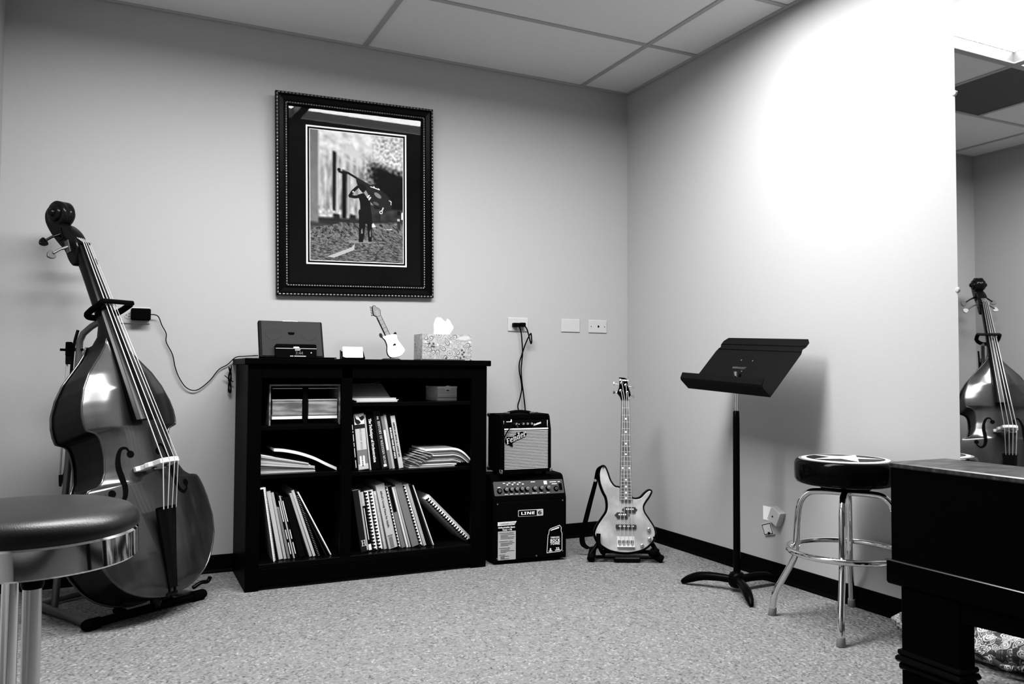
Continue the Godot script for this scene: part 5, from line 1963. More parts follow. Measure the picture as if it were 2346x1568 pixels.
func make_wall_plates():
	var o := wall_plate("power_outlet", "white power outlet behind the neck of the double bass", -2.515, 1.128)
	receptacle(o, -0.027)
	receptacle(o, 0.027)
	var ad := thing("power_adapter", "black plug-in power adapter beside the double bass neck", "adapter", Vector3(-2.494, 1.131, 0.008))
	mb()
	box(Vector3(0, 0, 0.021), Vector3(0.078, 0.051, 0.042), 0.005)
	done("body", M.black, ad)
	mb()
	var pts := [[-2.457, 1.133], [-2.427, 1.127], [-2.41, 1.088], [-2.392, 1.052], [-2.391, 1.016], [-2.365, 0.962], [-2.353, 0.907], [-2.335, 0.859], [-2.304, 0.816], [-2.263, 0.807], [-2.211, 0.848], [-2.174, 0.897], [-2.137, 0.920]]
	var p3 := []
	for p in pts:
		p3.append(Vector3(p[0] + 2.494, p[1] - 1.131, 0.004 + 0.014 * maxf(0.0, 1.0 - p3.size() / 4.0)))
	p3.append(Vector3(-2.105 + 2.494, 0.952 - 1.131, 0.02))
	p3.append(Vector3(-2.07 + 2.494, 0.957 - 1.131, 0.05))
	p3.append(Vector3(-2.025 + 2.494, 0.960 - 1.131, 0.13))
	tube(spline3(p3, 5), 0.0022, 7)
	done("cord", M.rubber, ad)
	mb()
	# slack gathered into a small bundle hanging by the bookcase
	var bun := []
	for k in 40:
		var t := k / 39.0
		bun.append(Vector3(-2.1265 + 0.006 * sin(t * 40.0) + 2.494, lerpf(0.915, 0.79, absf(fposmod(t * 5.0, 2.0) - 1.0)) - 1.131, 0.012 + 0.004 * cos(t * 23.0)))
	tube(spline3(bun, 2), 0.0022, 6)
	tube([Vector3(-2.150 + 2.494, 0.872 - 1.131, 0.014), Vector3(-2.128 + 2.494, 0.852 - 1.131, 0.016), Vector3(-2.112 + 2.494, 0.843 - 1.131, 0.014)], 0.0022, 6)
	done("cord_bundle", M.rubber, ad)
	o = wall_plate("power_outlet", "white power outlet with two black plugs above the amplifiers", -0.687, 1.1425, 0.118, 0.073)
	receptacle(o, -0.027)
	receptacle(o, 0.021)
	o = wall_plate("blank_wall_plate", "blank white wall plate between the plugs and the phone jack", -0.369, 1.146)
	for x in [-0.044, 0.044]:
		mb()
		xf = Transform3D(Basis(Vector3.RIGHT, PI / 2), Vector3(x, 0, 0.0058))
		lathe([Vector2(0.003, 0), Vector2(0.0025, 0.001), Vector2(0, 0.0013)], 10)
		done("screw", M.plastic_white, o)
	o = wall_plate("phone_jack_plate", "white wall plate with a phone jack near the corner", -0.1965, 1.146)
	for x in [-0.044, 0.042]:
		mb()
		xf = Transform3D(Basis(Vector3.RIGHT, PI / 2), Vector3(x, -0.001, 0.0058))
		lathe([Vector2(0.003, 0), Vector2(0.0025, 0.001), Vector2(0, 0.0013)], 10)
		done("screw", M.dark_grey, o)
	mb()
	xf = Transform3D(Basis(), Vector3(0.003, 0, 0.0061))
	extrude([Vector2(-0.005, -0.006), Vector2(0.002, -0.006), Vector2(0.006, -0.002), Vector2(0.006, 0.002), Vector2(0.002, 0.006), Vector2(-0.005, 0.006)], -0.0002, 0.0003)
	done("socket", M.ink, o)
	# broken surface jack on the right wall
	var j := thing("surface_jack_box", "broken white surface jack box tilted on the wall by bar stool", "jack box", Vector3(0, 0.270, 1.155))
	mb()
	bx(-0.0015, 0.0, -0.020, 0.040, -0.086, -0.036)
	done("patch", M.white, j)
	mb()
	xf = Transform3D(Basis(Vector3(0, 0, 1), Vector3(0, 1, 0), Vector3(-1, 0, 0)), Vector3.ZERO)
	extrude([Vector2(-0.004, 0.051), Vector2(0.049, 0.026), Vector2(0.022, -0.032), Vector2(-0.030, -0.006)], 0.0, 0.032, 0.002)
	done("cover", M.jack_grey, j)
	mb()
	xf = Transform3D(Basis(Vector3.BACK, PI / 2), Vector3(-0.0318, 0.008, 0.003))
	lathe([Vector2(0.0, 0.0), Vector2(0.0042, 0.0), Vector2(0.0042, 0.0006), Vector2(0, 0.0006)], 10)
	done("hole", M.ink, j)
	var j2 := thing("jack_back_plate", "small open jack back plate hanging under the broken box", "jack plate", Vector3(0, 0.213, 1.103))
	mb()
	xf = Transform3D(Basis(Vector3(0, 0, 1), Vector3(0, 1, 0), Vector3(-1, 0, 0)), Vector3.ZERO)
	var pl := [Vector2(-0.038, 0.015), Vector2(0.018, 0.034), Vector2(0.040, -0.015), Vector2(-0.018, -0.031)]
	extrude(pl, 0.0, 0.010, 0.001)
	done("base", M.jack_grey, j2)
	mb()
	xf = Transform3D(Basis(Vector3(0, 0, 1), Vector3(0, 1, 0), Vector3(-1, 0, 0)), Vector3.ZERO)
	pl.reverse()
	var inn := inset(pl, 0.0028)
	for k in 4:
		var a: Vector2 = inn[k]
		var b: Vector2 = inn[(k + 1) % 4]
		var d := (b - a).normalized()
		var nn := Vector2(-d.y, d.x) * 0.0032
		extrude([a, b, b + nn, a + nn], 0.0101, 0.0106)
	extrude(ellipse(0.010, -0.016, 0.008, 0.006, 0.4, 1.0, 12), 0.0101, 0.0107)
	done("recess", M.ink, j2)

func make_power_cords():
	var cords := [
		["practice_amplifier", [[-0.709, 1.139], [-0.690, 1.128], [-0.68, 1.099], [-0.675, 1.058], [-0.671, 0.997], [-0.675, 0.948], [-0.679, 0.903], [-0.674, 0.842], [-0.662, 0.761], [-0.653, 0.683], [-0.650, 0.58]], 0.0],
		["bass_amplifier", [[-0.672, 1.141], [-0.652, 1.125], [-0.641, 1.092], [-0.631, 1.050], [-0.626, 1.043], [-0.624, 1.06], [-0.627, 1.092], [-0.631, 1.094], [-0.643, 1.075], [-0.661, 1.038], [-0.679, 0.989], [-0.695, 0.94], [-0.695, 0.895], [-0.685, 0.846], [-0.681, 0.802], [-0.692, 0.753], [-0.703, 0.717], [-0.698, 0.684], [-0.69, 0.58]], 0.012]]
	for c in cords:
		var q: Array = c[1]
		var amp: Node3D = get_node(c[0])
		var inv := amp.transform.affine_inverse()
		var pp := []
		for i in q.size():
			var z: float = 0.018 + c[2] * clampf(i / 3.0, 0, 1)
			pp.append(Vector3(q[i][0], q[i][1], 0.008 + z))
		mb()
		xf = inv
		tube(spline3(pp, 5), 0.0036, 8)
		var k := done("power_cord", M.rubber, amp)
		mb()
		xf = inv * Transform3D(Basis(), Vector3(q[0][0] + 0.004, q[0][1] - 0.001, 0.0085))
		extrude(round_rect(-0.019, -0.010, 0.014, 0.012, 0.004), 0.0, 0.024, 0.003)
		done("plug", M.black, k)

# =================================================================== on top of the bookcase
const TOP := 0.945

func make_dock_radio():
	var o := thing("clock_radio", "dark slanted clock radio with speaker dock on the bookcase", "clock radio", Vector3(-1.893, TOP, 0.235))
	var B := Basis(Vector3.RIGHT, deg_to_rad(-21))
	mb()
	xf = Transform3D(B, Vector3(0.0, 0.008, 0.0))
	extrude(round_rect(-0.139, 0.0, 0.139, 0.174, 0.006), -0.022, -0.004, 0.003)
	done("body", M.black, o)
	mb()
	xf = Transform3D(B, Vector3(0.0, 0.008, 0.0))
	extrude(round_rect(-0.127, 0.006, 0.131, 0.171, 0.004), -0.004, 0.0, 0.002)
	var g := done("speaker_cloth", M.cloth, o)
	for x in [-0.078, 0.078]:
		mb()
		xf = Transform3D(B * Basis(Vector3.RIGHT, PI / 2), Transform3D(B, Vector3(0.0, 0.008, 0.0)) * Vector3(x, 0.112, -0.001))
		lathe([Vector2(0.0, 0.0012), Vector2(0.026, 0.0014), Vector2(0.030, 0.0020), Vector2(0.033, 0.0012), Vector2(0.034, 0.0)], 28)
		done("speaker_dome", M.cloth, g)
	mb()
	xf = Transform3D(B, Transform3D(B, Vector3(0.0, 0.008, 0.0)) * Vector3(0.0, 0.112, 0.0))
	extrude([Vector2(-0.014, 0.006), Vector2(0.014, 0.006), Vector2(0.014, 0.001), Vector2(0.010, -0.006), Vector2(-0.010, -0.006), Vector2(-0.014, 0.001)], 0.0, 0.0015, 0.0005)
	done("dock_slot", M.black_matte, g)
	# clock module standing proud at the front
	mb()
	xf = Transform3D(Basis(Vector3.RIGHT, deg_to_rad(-8)), Vector3(0.012, 0.006, 0.022))
	extrude(round_rect(-0.088, 0.0, 0.088, 0.060, 0.007), -0.04, 0.0, 0.003)
	var ck := done("clock_module", M.black, o)
	var P := Transform3D(Basis(Vector3.RIGHT, deg_to_rad(-8)), Vector3(0.012, 0.006, 0.0222))
	mb()
	xf = P
	box(Vector3(0, 0.040, 0.0004), Vector3(0.174, 0.0018, 0.001))
	done("bright_strip", M.chrome_white, ck)
	mb()
	xf = P
	extrude(round_rect(-0.013, 0.0385, 0.013, 0.0475, 0.0044), 0.0, 0.004, 0.0015)
	done("snooze_button", M.white_gloss, ck)
	lettering("SONY", 0.0052, M.ink_white, ck, P * Vector3(0.006, 0.0335, 0.0006), P.basis, "serif_bold", 1.2)
	lettering("3:44", 0.013, M.digits, ck, P * Vector3(0.012, 0.020, 0.0006), P.basis, "sans")
	for q in [[-0.020, 0.0065, 0.013, 0.0024], [0.016, 0.0065, 0.050, 0.0024], [0.064, 0.022, 0.004, 0.004]]:
		mb()
		xf = P
		box(Vector3(q[0], q[1], 0.0004), Vector3(q[2], q[3], 0.0006))
		done("printed_legend", M.ink_white, ck)
	mb()
	bx(-0.115, 0.182, 0.003, 0.008, -0.04, 0.05, 0.002)
	done("base", M.black, o)
	for x in [-0.10, -0.05, 0.09, 0.165]:
		for z in [-0.03, 0.035]:
			mb()
			bx(x - 0.008, x + 0.008, 0.0, 0.003, z - 0.006, z + 0.006)
			done("foot", M.rubber, o)
	mb()
	xf = Transform3D(B, Vector3(0.0, 0.008, 0.0))
	bx(-0.035, 0.035, 0.174, 0.177, -0.02, -0.008, 0.001)
	done("top_button", M.steel, o)

func make_card_holder():
	var o := thing("card_holder", "small black desk holder full of white business cards", "card holder", Vector3(-1.622, TOP, 0.215))
	mb()
	xf = Transform3D(Basis(Vector3(0, 0, 1), Vector3(0, 1, 0), Vector3(-1, 0, 0)), Vector3.ZERO)
	for x in [-0.052, 0.0495]:
		extrude([Vector2(-0.030, 0.0), Vector2(0.018, 0.0), Vector2(0.018, 0.010), Vector2(0.010, 0.014), Vector2(-0.014, 0.040), Vector2(-0.030, 0.044)], x, x + 0.0025)
	xf = Transform3D()
	bx(-0.052, 0.052, 0.0, 0.004, -0.030, 0.018)
	bx(-0.052, 0.052, 0.0, 0.038, -0.030, -0.026)
	var lip := [Vector2(-0.052, 0.004), Vector2(0.052, 0.004), Vector2(0.052, 0.014), Vector2(0.035, 0.009), Vector2(-0.035, 0.009), Vector2(-0.052, 0.014)]
	extrude(lip, 0.0155, 0.018)
	done("tray", M.black, o)
	mb()
	var B := Basis(Vector3.RIGHT, deg_to_rad(-14))
	for k in 9:
		box(B * Vector3(0.001 * (k % 3 - 1), 0.0275, 0.0095 - 0.0018 * k) + Vector3(0, 0.005, 0.003), Vector3(0.089, 0.050, 0.0012), 0.0, B)
	var c := done("business_cards", M.paper_white, o)
	c.set_meta("kind", "stuff")

func make_figurine():
	# flat toy guitar on a small oval foot; traced in its own plane, metres above the shelf top
	var o := thing("guitar_figurine", "miniature white electric guitar leaning on a small stand", "figurine", Vector3(-1.425, TOP, 0.20))
	var T := Transform3D(Basis(Vector3.RIGHT, deg_to_rad(-6)), Vector3(0, 0.008, 0))
	var body := [[-1.480, 1.052], [-1.460, 1.060], [-1.436, 1.066], [-1.411, 1.065], [-1.4065, 1.044], [-1.386, 1.016], [-1.372, 0.994], [-1.379, 0.977], [-1.399, 0.961], [-1.433, 0.9555], [-1.450, 0.963], [-1.458, 0.982], [-1.458, 1.012], [-1.467, 1.036]]
	var bp := []
	for q in body:
		bp.append(Vector2(q[0] + 1.425, q[1] - TOP - 0.008))
	mb()
	xf = T
	extrude(spline2(bp, 4), -0.006, 0.006, 0.0015, true)
	done("body_edge", M.ink, o)
	mb()
	xf = T
	var f := spline2(bp, 4)
	if area2(f) < 0:
		f.reverse()
	extrude(inset(f, 0.0012), 0.006, 0.0085, 0.001, true)
	done("body", M.white_paint, o)
	for q in [[-1.484, 1.062, 0.35], [-1.416, 1.069, -0.2]]:
		mb()
		xf = T * Transform3D(Basis(Vector3.BACK, q[2]), Vector3(q[0] + 1.425, q[1] - TOP - 0.010, -0.002))
		extrude(ellipse(0, 0, 0.0065, 0.011, 0), -0.004, 0.004, 0.001)
		done("holder_prong", M.dark_grey, o)
	# neck with four fret fields
	var a := Vector2(-1.452 + 1.425, 1.060 - TOP - 0.008)
	var b := Vector2(-1.4935 + 1.425, 1.148 - TOP - 0.008)
	var d := (b - a).normalized()
	var nn := Vector2(-d.y, d.x)
	mb()
	xf = T
	extrude([a - nn * 0.0115, b - nn * 0.0115, b + nn * 0.0115, a + nn * 0.0115], -0.005, 0.005)
	var nk := done("neck", M.ink, o)
	for k in 5:
		var p := a.lerp(b, k / 5.0)
		var q := a.lerp(b, (k + 1) / 5.0)
		mb()
		xf = T
		extrude([p + d * 0.0012 - nn * 0.0092, q - d * 0.0006 - nn * 0.0092, q - d * 0.0006 + nn * 0.0092, p + d * 0.0012 + nn * 0.0092], 0.005, 0.0058)
		done("fret_field", M.mid_grey, nk)
	mb()
	xf = T
	for s in [-0.006, -0.002, 0.002, 0.006]:
		var w := nn * 0.0004
		extrude([a + nn * s - w, b + d * 0.03 + nn * s - w, b + d * 0.03 + nn * s + w, a + nn * s + w], 0.0058, 0.0064)
	done("string_lines", M.light_grey, nk)
	var hp := []
	for q in [[-1.503, 1.145], [-1.484, 1.153], [-1.485, 1.164], [-1.4845, 1.177], [-1.494, 1.187], [-1.503, 1.190], [-1.512, 1.199], [-1.5195, 1.199], [-1.524, 1.192], [-1.5235, 1.176], [-1.519, 1.153]]:
		hp.append(Vector2(q[0] + 1.425, q[1] - TOP - 0.008))
	hp.reverse()
	mb()
	xf = T
	extrude(hp, -0.005, 0.005)
	var hd := done("headstock", M.ink, o)
	mb()
	xf = T
	if area2(hp) < 0:
		hp.reverse()
	extrude(inset(hp, 0.0018), 0.005, 0.0058)
	done("headstock_face", M.mid_grey, hd)
	mb()
	xf = T
	for k in 6:
		var p := Vector2(-1.524 + 1.425, 1.191 - TOP - 0.008).lerp(Vector2(-1.518 + 1.425, 1.152 - TOP - 0.008), k / 5.0)
		tube([Vector3(p.x, p.y, 0), Vector3(p.x - 0.008, p.y, 0)], 0.0014, 6)
		box(Vector3(p.x - 0.009, p.y, 0), Vector3(0.003, 0.0045, 0.004), 0.001)
	done("tuning_pegs", M.ink, hd)
	mb()
	xf = T
	var sh := Vector2(-1.4215 + 1.425, 1.017 - TOP - 0.008)
	for e in [[0.0, 0.006], [-0.004, 0.002], [0.003, 0.004]]:
		extrude(ellipse(sh.x + e[0] - 0.001, sh.y + e[1] - 0.004, 0.0042, 0.0034, 0.4, 1.0, 12), 0.0085, 0.0090)
	extrude([sh + Vector2(0.0, -0.002), sh + Vector2(0.002, -0.004), sh + Vector2(0.009, -0.016), sh + Vector2(0.006, -0.014)], 0.0085, 0.0090)
	extrude(ellipse(-1.4215 + 1.425, 0.980 - TOP - 0.008, 0.001, 0.003, 0.5, 1.0, 8), 0.0085, 0.0090)
	done("printed_marks", M.ink, o)
	mb()
	xf = Transform3D(Basis.from_scale(Vector3(1.5, 1, 1)), Vector3(-0.013, 0, 0))
	lathe([Vector2(0.0, 0.0), Vector2(0.031, 0.0), Vector2(0.030, 0.004), Vector2(0.024, 0.008), Vector2(0.0, 0.009)], 28)
	done("foot", M.dark_grey, o)
	mb()
	tube([Vector3(-0.012, 0.006, -0.012), Vector3(-0.018, 0.06, -0.020), Vector3(-0.022, 0.115, -0.022)], 0.003, 8)
	done("stem", M.dark_grey, o)

func tissue_tex() -> ImageTexture:
	var w := 512
	var h := 256
	var asp := 2.0
	var im := Image.create(w, h, false, Image.FORMAT_RGB8)
	var n := FastNoiseLite.new()
	n.seed = 4
	n.frequency = 0.006
	for y in h:
		for x in w:
			im.set_pixel(x, y, grey(0.30 + 0.05 * signf(sin(18.0 * n.get_noise_2d(x, y)))))
	# petals: dark outline, pale fill, small drop inside
	var petals := [[0.15, 0.20, -0.7], [0.11, 0.60, -0.15], [0.20, 0.74, -1.0], [0.31, 0.74, -1.75], [0.40, 0.52, 0.65], [0.49, 0.28, 1.1], [0.69, 0.64, 0.85], [0.66, 0.95, -0.8], [0.89, 0.42, -0.4], [0.96, 0.58, -0.9], [0.06, 0.08, 1.3], [0.05, 0.42, 0.2], [0.45, 0.95, -1.2], [0.95, 0.90, 0.3], [0.62, 0.12, -0.4]]
	for p in petals:
		for e in [[0.085, 0.036, 0.17], [0.074, 0.030, 0.06], [0.064, 0.023, 0.42], [0.040, 0.010, 0.18]]:
			var pts := []
			for k in 24:
				var a := TAU * k / 24
				var q := Vector2(cos(a) * e[0], sin(a) * e[1] * (1.0 + 0.7 * cos(a))).rotated(p[2])
				pts.append(Vector2(p[0] + q.x, p[1] + q.y * asp))
			fill_poly(im, pts, e[2])
	for p in [[0.33, 0.05, 0.055], [0.55, 0.72, 0.062], [0.69, 0.24, 0.045], [0.76, 0.36, 0.032], [0.06, 0.88, 0.04], [0.30, 0.22, 0.035], [0.36, 0.24, 0.035]]:
		for e in [[1.25, 0.40], [1.0, 0.10], [0.82, 0.36], [0.4, 0.20]]:
			fill_poly(im, ellipse(p[0], p[1], p[2] * e[0], p[2] * e[0] * 0.9, 0.4, asp), e[1])
	for p in [[0.22, 0.37], [0.19, 0.47], [0.23, 0.48], [0.14, 0.36], [0.80, 0.60], [0.84, 0.68], [0.81, 0.76], [0.84, 0.85], [0.48, 0.91], [0.77, 0.90]]:
		fill_poly(im, ellipse(p[0], p[1], 0.022, 0.022, 0, asp), 0.05)
	for p in [[0.305, 0.40], [0.565, 0.29], [0.96, 0.28], [0.07, 0.30]]:
		fill_poly(im, ellipse(p[0], p[1], 0.02, 0.02, 0, asp), 0.5)
	fill_poly(im, [[0.68, 0.17], [0.80, 0.06], [0.95, 0.06], [0.97, 0.14], [0.86, 0.22]], 0.42)
	fill_poly(im, [[0.0, 0.945], [1.0, 0.945], [1.0, 1.0], [0.0, 1.0]], 0.05)
	fill_poly(im, [[0.86, 0.955], [0.96, 0.955], [0.96, 0.995], [0.86, 0.995]], 0.42)
	return ImageTexture.create_from_image(im)

func make_tissue_box():
	var o := thing("tissue_box", "floral printed cardboard tissue box with a white tissue showing", "tissue box", Vector3(-1.183, TOP, 0.20))
	var hx := 0.124
	var hz := 0.060
	var h := 0.124
	mb()
	for k in 4:
		var B := Basis(Vector3.UP, k * PI / 2)
		var ex := hx if k % 2 == 0 else hz
		var ez := hz if k % 2 == 0 else hx
		quad_uv(B * Vector3(-ex, 0, ez), B * Vector3(ex, 0, ez), B * Vector3(ex, h, ez), B * Vector3(-ex, h, ez))
	quad_uv(Vector3(-hx, h, hz), Vector3(hx, h, hz), Vector3(hx, h, -hz), Vector3(-hx, h, -hz))
	var m := StandardMaterial3D.new()
	m.albedo_texture = tissue_tex()
	m.roughness = 0.45
	done("carton", m, o)
	mb()
	extrude_flat(ellipse(0, 0, 0.075, 0.026, 0), h + 0.0004)
	done("opening", M.paper_grey, o)
	# the pulled-up tissue: one thin sheet standing in soft folds
	mb()
	var ts := [0.0, 0.07, 0.18, 0.36, 0.52, 0.60, 0.66, 0.76, 0.90, 1.0]
	var hs := [0.052, 0.076, 0.084, 0.082, 0.068, 0.064, 0.078, 0.070, 0.050, 0.038]
	smooth(1)
	for i in ts.size() - 1:
		for j in 8:
			var q := []
			for e in [[i, j], [i + 1, j], [i + 1, j + 1], [i, j + 1]]:
				var t: float = ts[e[0]]
				var s: float = e[1] / 8.0
				var x := lerpf(-0.050, lerpf(0.036, 0.056, s * (1.0 - 0.3 * s)), t)
				q.append(Vector3(x + 0.004 * s, h + hs[e[0]] * s, 0.011 * sin(t * 9.0 + 0.6) * (1.0 - 0.5 * s) + 0.004 * sin(s * 5.0 + t * 4.0)))
			quad(q[0], q[1], q[2], q[3])
	done("tissue", M.tissue, o)

func extrude_flat(poly: Array, y: float):
	var keep := xf
	xf = xf * Transform3D(Basis(Vector3.RIGHT, -PI / 2), Vector3(0, y, 0))
	cap_poly(poly, 0.0, true)
	xf = keep

# =================================================================== inside the bookcase
func make_organizer():
	var o := thing("desk_organizer", "wooden two-column drawer organizer on the upper left shelf", "organizer", Vector3(-1.859, 0.665, 0.355))
	var w := 0.149
	mb()
	bx(-w, w, 0.165, 0.172, -0.19, 0.0, 0.001)
	done("top", M.walnut, o)
	for x in [-w, w - 0.006]:
		mb()
		bx(x, x + 0.006, 0.0, 0.165, -0.19, 0.0, 0.001)
		done("side", M.walnut, o)
	mb()
	bx(-w + 0.006, w - 0.006, 0.0, 0.165, -0.19, -0.184)
	bx(-0.009, 0.009, 0.0, 0.165, -0.184, -0.003)
	bx(-w + 0.006, w - 0.006, 0.0, 0.006, -0.184, -0.003)
	done("carcass", M.black_matte, o)
	for c in [-1.0, 1.0]:
		var x0 := 0.013 if c > 0 else -w + 0.013
		var x1 := w - 0.013 if c > 0 else -0.013
		mb()
		bx(x0, x1, 0.040, 0.098, -0.02, -0.002, 0.002)
		bx(x0, x1, 0.100, 0.103, -0.02, -0.003)
		done("drawer_front", M.walnut_light if c > 0 else M.walnut, o)
		mb()
		bx(x0, x1, 0.026, 0.038, -0.15, -0.004)
		var p := done("paper_stack", M.paper, o)
		p.set_meta("label", "white paper lying in the organizer")
		mb()
		bx(x0, x1, 0.153, 0.1555, -0.12, -0.003)
		bx(x0, x1, 0.105, 0.1075, -0.15, -0.004)
		done("shelf_edge", M.light_grey, o)

# a booklet or sheet lying on a shelf: its bent front edge is given as points (x, y), it reaches back by depth
func lying(called: String, label: String, category: String, pts: Array, t: float, zf: float, depth: float, m: Material, group: String, cover: Material = null, taper := 1.0) -> Node3D:
	var base := Vector3(pts[0][0], pts[0][1], zf)
	var o := thing(called, label, category, base, Basis(), group)
	var p2 := []
	for q in pts:
		p2.append(Vector2(q[0] - base.x, q[1] - base.y))
	var line := spline2(p2, 5, false)
	for part in ([["pages", 0.0, t, m]] if cover == null else [["pages", t * 0.08, t * 0.92, m], ["cover", t * 0.92, t, cover], ["back_cover", 0.0, t * 0.08, cover]]):
		mb()
		smooth(1)
		for i in line.size() - 1:
			var ka := lerpf(1.0, taper, float(i) / (line.size() - 1))
			var kb := lerpf(1.0, taper, float(i + 1) / (line.size() - 1))
			var a0 := Vector3(line[i].x, line[i].y + part[1] * ka, 0)
			var b0 := Vector3(line[i + 1].x, line[i + 1].y + part[1] * kb, 0)
			var a1 := Vector3(line[i].x, line[i].y + part[2] * ka, 0)
			var b1 := Vector3(line[i + 1].x, line[i + 1].y + part[2] * kb, 0)
			var dz := Vector3(0, 0, -depth)
			smooth(1)
			quad(a0, b0, b1, a1)
			smooth(2)
			quad(a1, b1, b1 + dz, a1 + dz)
			smooth(3)
			quad(b0, a0, a0 + dz, b0 + dz)
			smooth(4)
			quad(b0 + dz, a0 + dz, a1 + dz, b1 + dz)
		smooth(-1)
		var n := line.size() - 1
		for e in [[0, -1.0], [n, 1.0]]:
			var ke: float = taper if e[1] > 0 else 1.0
			var p0 := Vector3(line[e[0]].x, line[e[0]].y + part[1] * ke, 0)
			var p1 := Vector3(line[e[0]].x, line[e[0]].y + part[2] * ke, 0)
			var dz := Vector3(0, 0, -depth)
			if e[1] > 0:
				quad(p0, p0 + dz, p1 + dz, p1)
			else:
				quad(p0, p1, p1 + dz, p0 + dz)
		done(part[0], part[3], o)
	return o

func make_shelf_papers():
	# upper right shelf: sheets and a box
	var y := 0.7585
	lying("paper_sheaf", "folded sheaf with a pale spine, lowest of the upper shelf papers", "papers", [[-1.636, y], [-1.55, y], [-1.452, y]], 0.006, 0.345, 0.22, M.paper_grey, "", M.paper)
	lying("paper_sheaf", "thin sheaf sticking out to the right among upper shelf papers", "papers", [[-1.645, y + 0.0065], [-1.55, y + 0.0065], [-1.443, y + 0.0065]], 0.003, 0.335, 0.22, M.paper, "")
	lying("paper_sheaf", "thick stack of white paper on the upper shelf", "papers", [[-1.655, y + 0.010], [-1.55, y + 0.010], [-1.455, y + 0.010]], 0.0075, 0.335, 0.24, M.paper, "")
	var k := thing("envelope", "grey folder leaning on the white paper stack of upper shelf", "folder", Vector3(-1.656, y + 0.0178, 0.330))
	mb()
	var B := Basis(Vector3.RIGHT, deg_to_rad(-68))
	box(B * Vector3(0.088, 0.075, 0) + Vector3(0, 0.003, 0), Vector3(0.172, 0.15, 0.004), 0.001, B)
	done("folder", M.folder, k)
	lying("loose_sheet", "dark curling sheet lying on the grey folder", "sheet", [[-1.64, 0.832], [-1.57, 0.8335], [-1.52, 0.838], [-1.488, 0.846]], 0.0012, 0.20, 0.13, M.mid_grey, "")
	var b := thing("small_carton", "small white dispenser carton at the right of upper shelf", "carton", Vector3(-1.197, y, 0.30), Basis(Vector3.UP, deg_to_rad(0)))
	mb()
	bx(-0.048, 0.048, 0.0, 0.064, -0.16, 0.0, 0.001)
	done("body", M.paper, b)
	mb()
	bx(-0.049, 0.049, 0.058, 0.0665, -0.161, 0.001, 0.001)
	done("lid", M.paper_white, b)
	mb()
	bx(-0.044, 0.046, 0.0275, 0.030, 0.0, 0.0008)
	xf = Transform3D()
	extrude(ellipse(0.002, 0.057, 0.015, 0.013, 0, 1.0, 20), 0.0, 0.0008)
	done("tear_strip", M.paper_white, b)
	mb()
	bx(-0.048, 0.048, 0.0135, 0.0155, 0.0, 0.0008)
	extrude(ellipse(0.002, 0.0475, 0.008, 0.0025, 0, 1.0, 12), 0.0008, 0.0012)
	done("printed_line", M.ink, b)
	mb()
	xf = Transform3D(Basis(Vector3.UP, -PI / 2), Vector3(-0.0485, 0, 0))
	extrude(spline2([Vector2(-0.15, 0.045), Vector2(-0.12, 0.020), Vector2(-0.08, 0.012), Vector2(-0.04, 0.016), Vector2(-0.002, 0.034), Vector2(-0.002, 0.060), Vector2(-0.05, 0.060)], 4), 0.0, 0.0006)
	done("side_print", M.paper_white, b)
	# middle left: fan of papers and a bent booklet
	y = 0.467
	var gp := "papers piled on the middle left shelf"
	var tone := [M.paper_grey, M.mid_grey, M.paper_grey, M.light_grey, M.paper_grey, M.light_grey, M.paper_grey]
	var names := ["lowest", "second", "third", "fourth", "fifth", "sixth", "topmost"]
	for i in 7:
		var right: float = [-1.812, -1.816, -1.813, -1.815, -1.813, -1.832, -1.84][i]
		var pp := []
		for n in 5:
			var f := n / 4.0
			var xx := lerpf(-2.036, right, f)
			pp.append([xx, y + i * lerpf(0.0112, 0.0044, (xx + 2.036) / 0.224)])
		lying("magazine", "%s magazine of the slumped pile on middle left shelf" % names[i], "magazine", pp, 0.0098 if i != 1 else 0.0085, 0.345 - 0.003 * (i % 3), 0.22, tone[i], gp, [M.paper, M.dark_grey, M.paper, M.mid_grey, M.paper, M.dark_grey, M.paper_white][i], 0.38)
	lying("songbook", "thick bent songbook slumped over the middle left magazine pile", "book", [[-1.985, 0.557], [-1.94, 0.552], [-1.88, 0.538], [-1.82, 0.516], [-1.77, 0.490], [-1.722, 0.4665]], 0.015, 0.350, 0.20, M.paper, "", M.dark_grey)
	# middle right: a slumped pile of magazines, their left corners fanned
	y = 0.4605
	gp = "magazines slumped on the middle right shelf"
	var nm := ["lowest", "second lowest", "third lowest", "fourth lowest", "middle", "fifth highest", "fourth highest", "third highest", "second highest", "topmost"]
	for i in 10:
		var t := 0.0056 if i < 9 else 0.011
		var l: float = [-1.395, -1.388, -1.378, -1.375, -1.360, -1.352, -1.335, -1.330, -1.325, -1.316][i]
		var r: float = [-1.175, -1.165, -1.155, -1.145, -1.132, -1.122, -1.110, -1.102, -1.100, -1.096][i]
		var pp := []
		for n in 8:
			var x := lerpf(l, r, n / 7.0)
			pp.append([x, maxf(y, y + 0.0081 * i - 6.9 * pow(maxf(0.0, x + 1.185), 2.0))])
		lying("magazine", "%s magazine of the curled pile on middle right shelf" % nm[i], "magazine", pp, t, 0.345 - 0.004 * (i % 3), 0.20, [M.paper_grey, M.paper, M.light_grey, M.paper_grey, M.mid_grey, M.paper_grey, M.paper, M.mid_grey, M.light_grey, M.paper_white][i], gp, [M.mid_grey, M.light_grey, M.dark_grey, M.paper, M.mid_grey, M.paper_grey, M.dark_grey, M.light_grey, M.mid_grey, M.mid_grey][i])
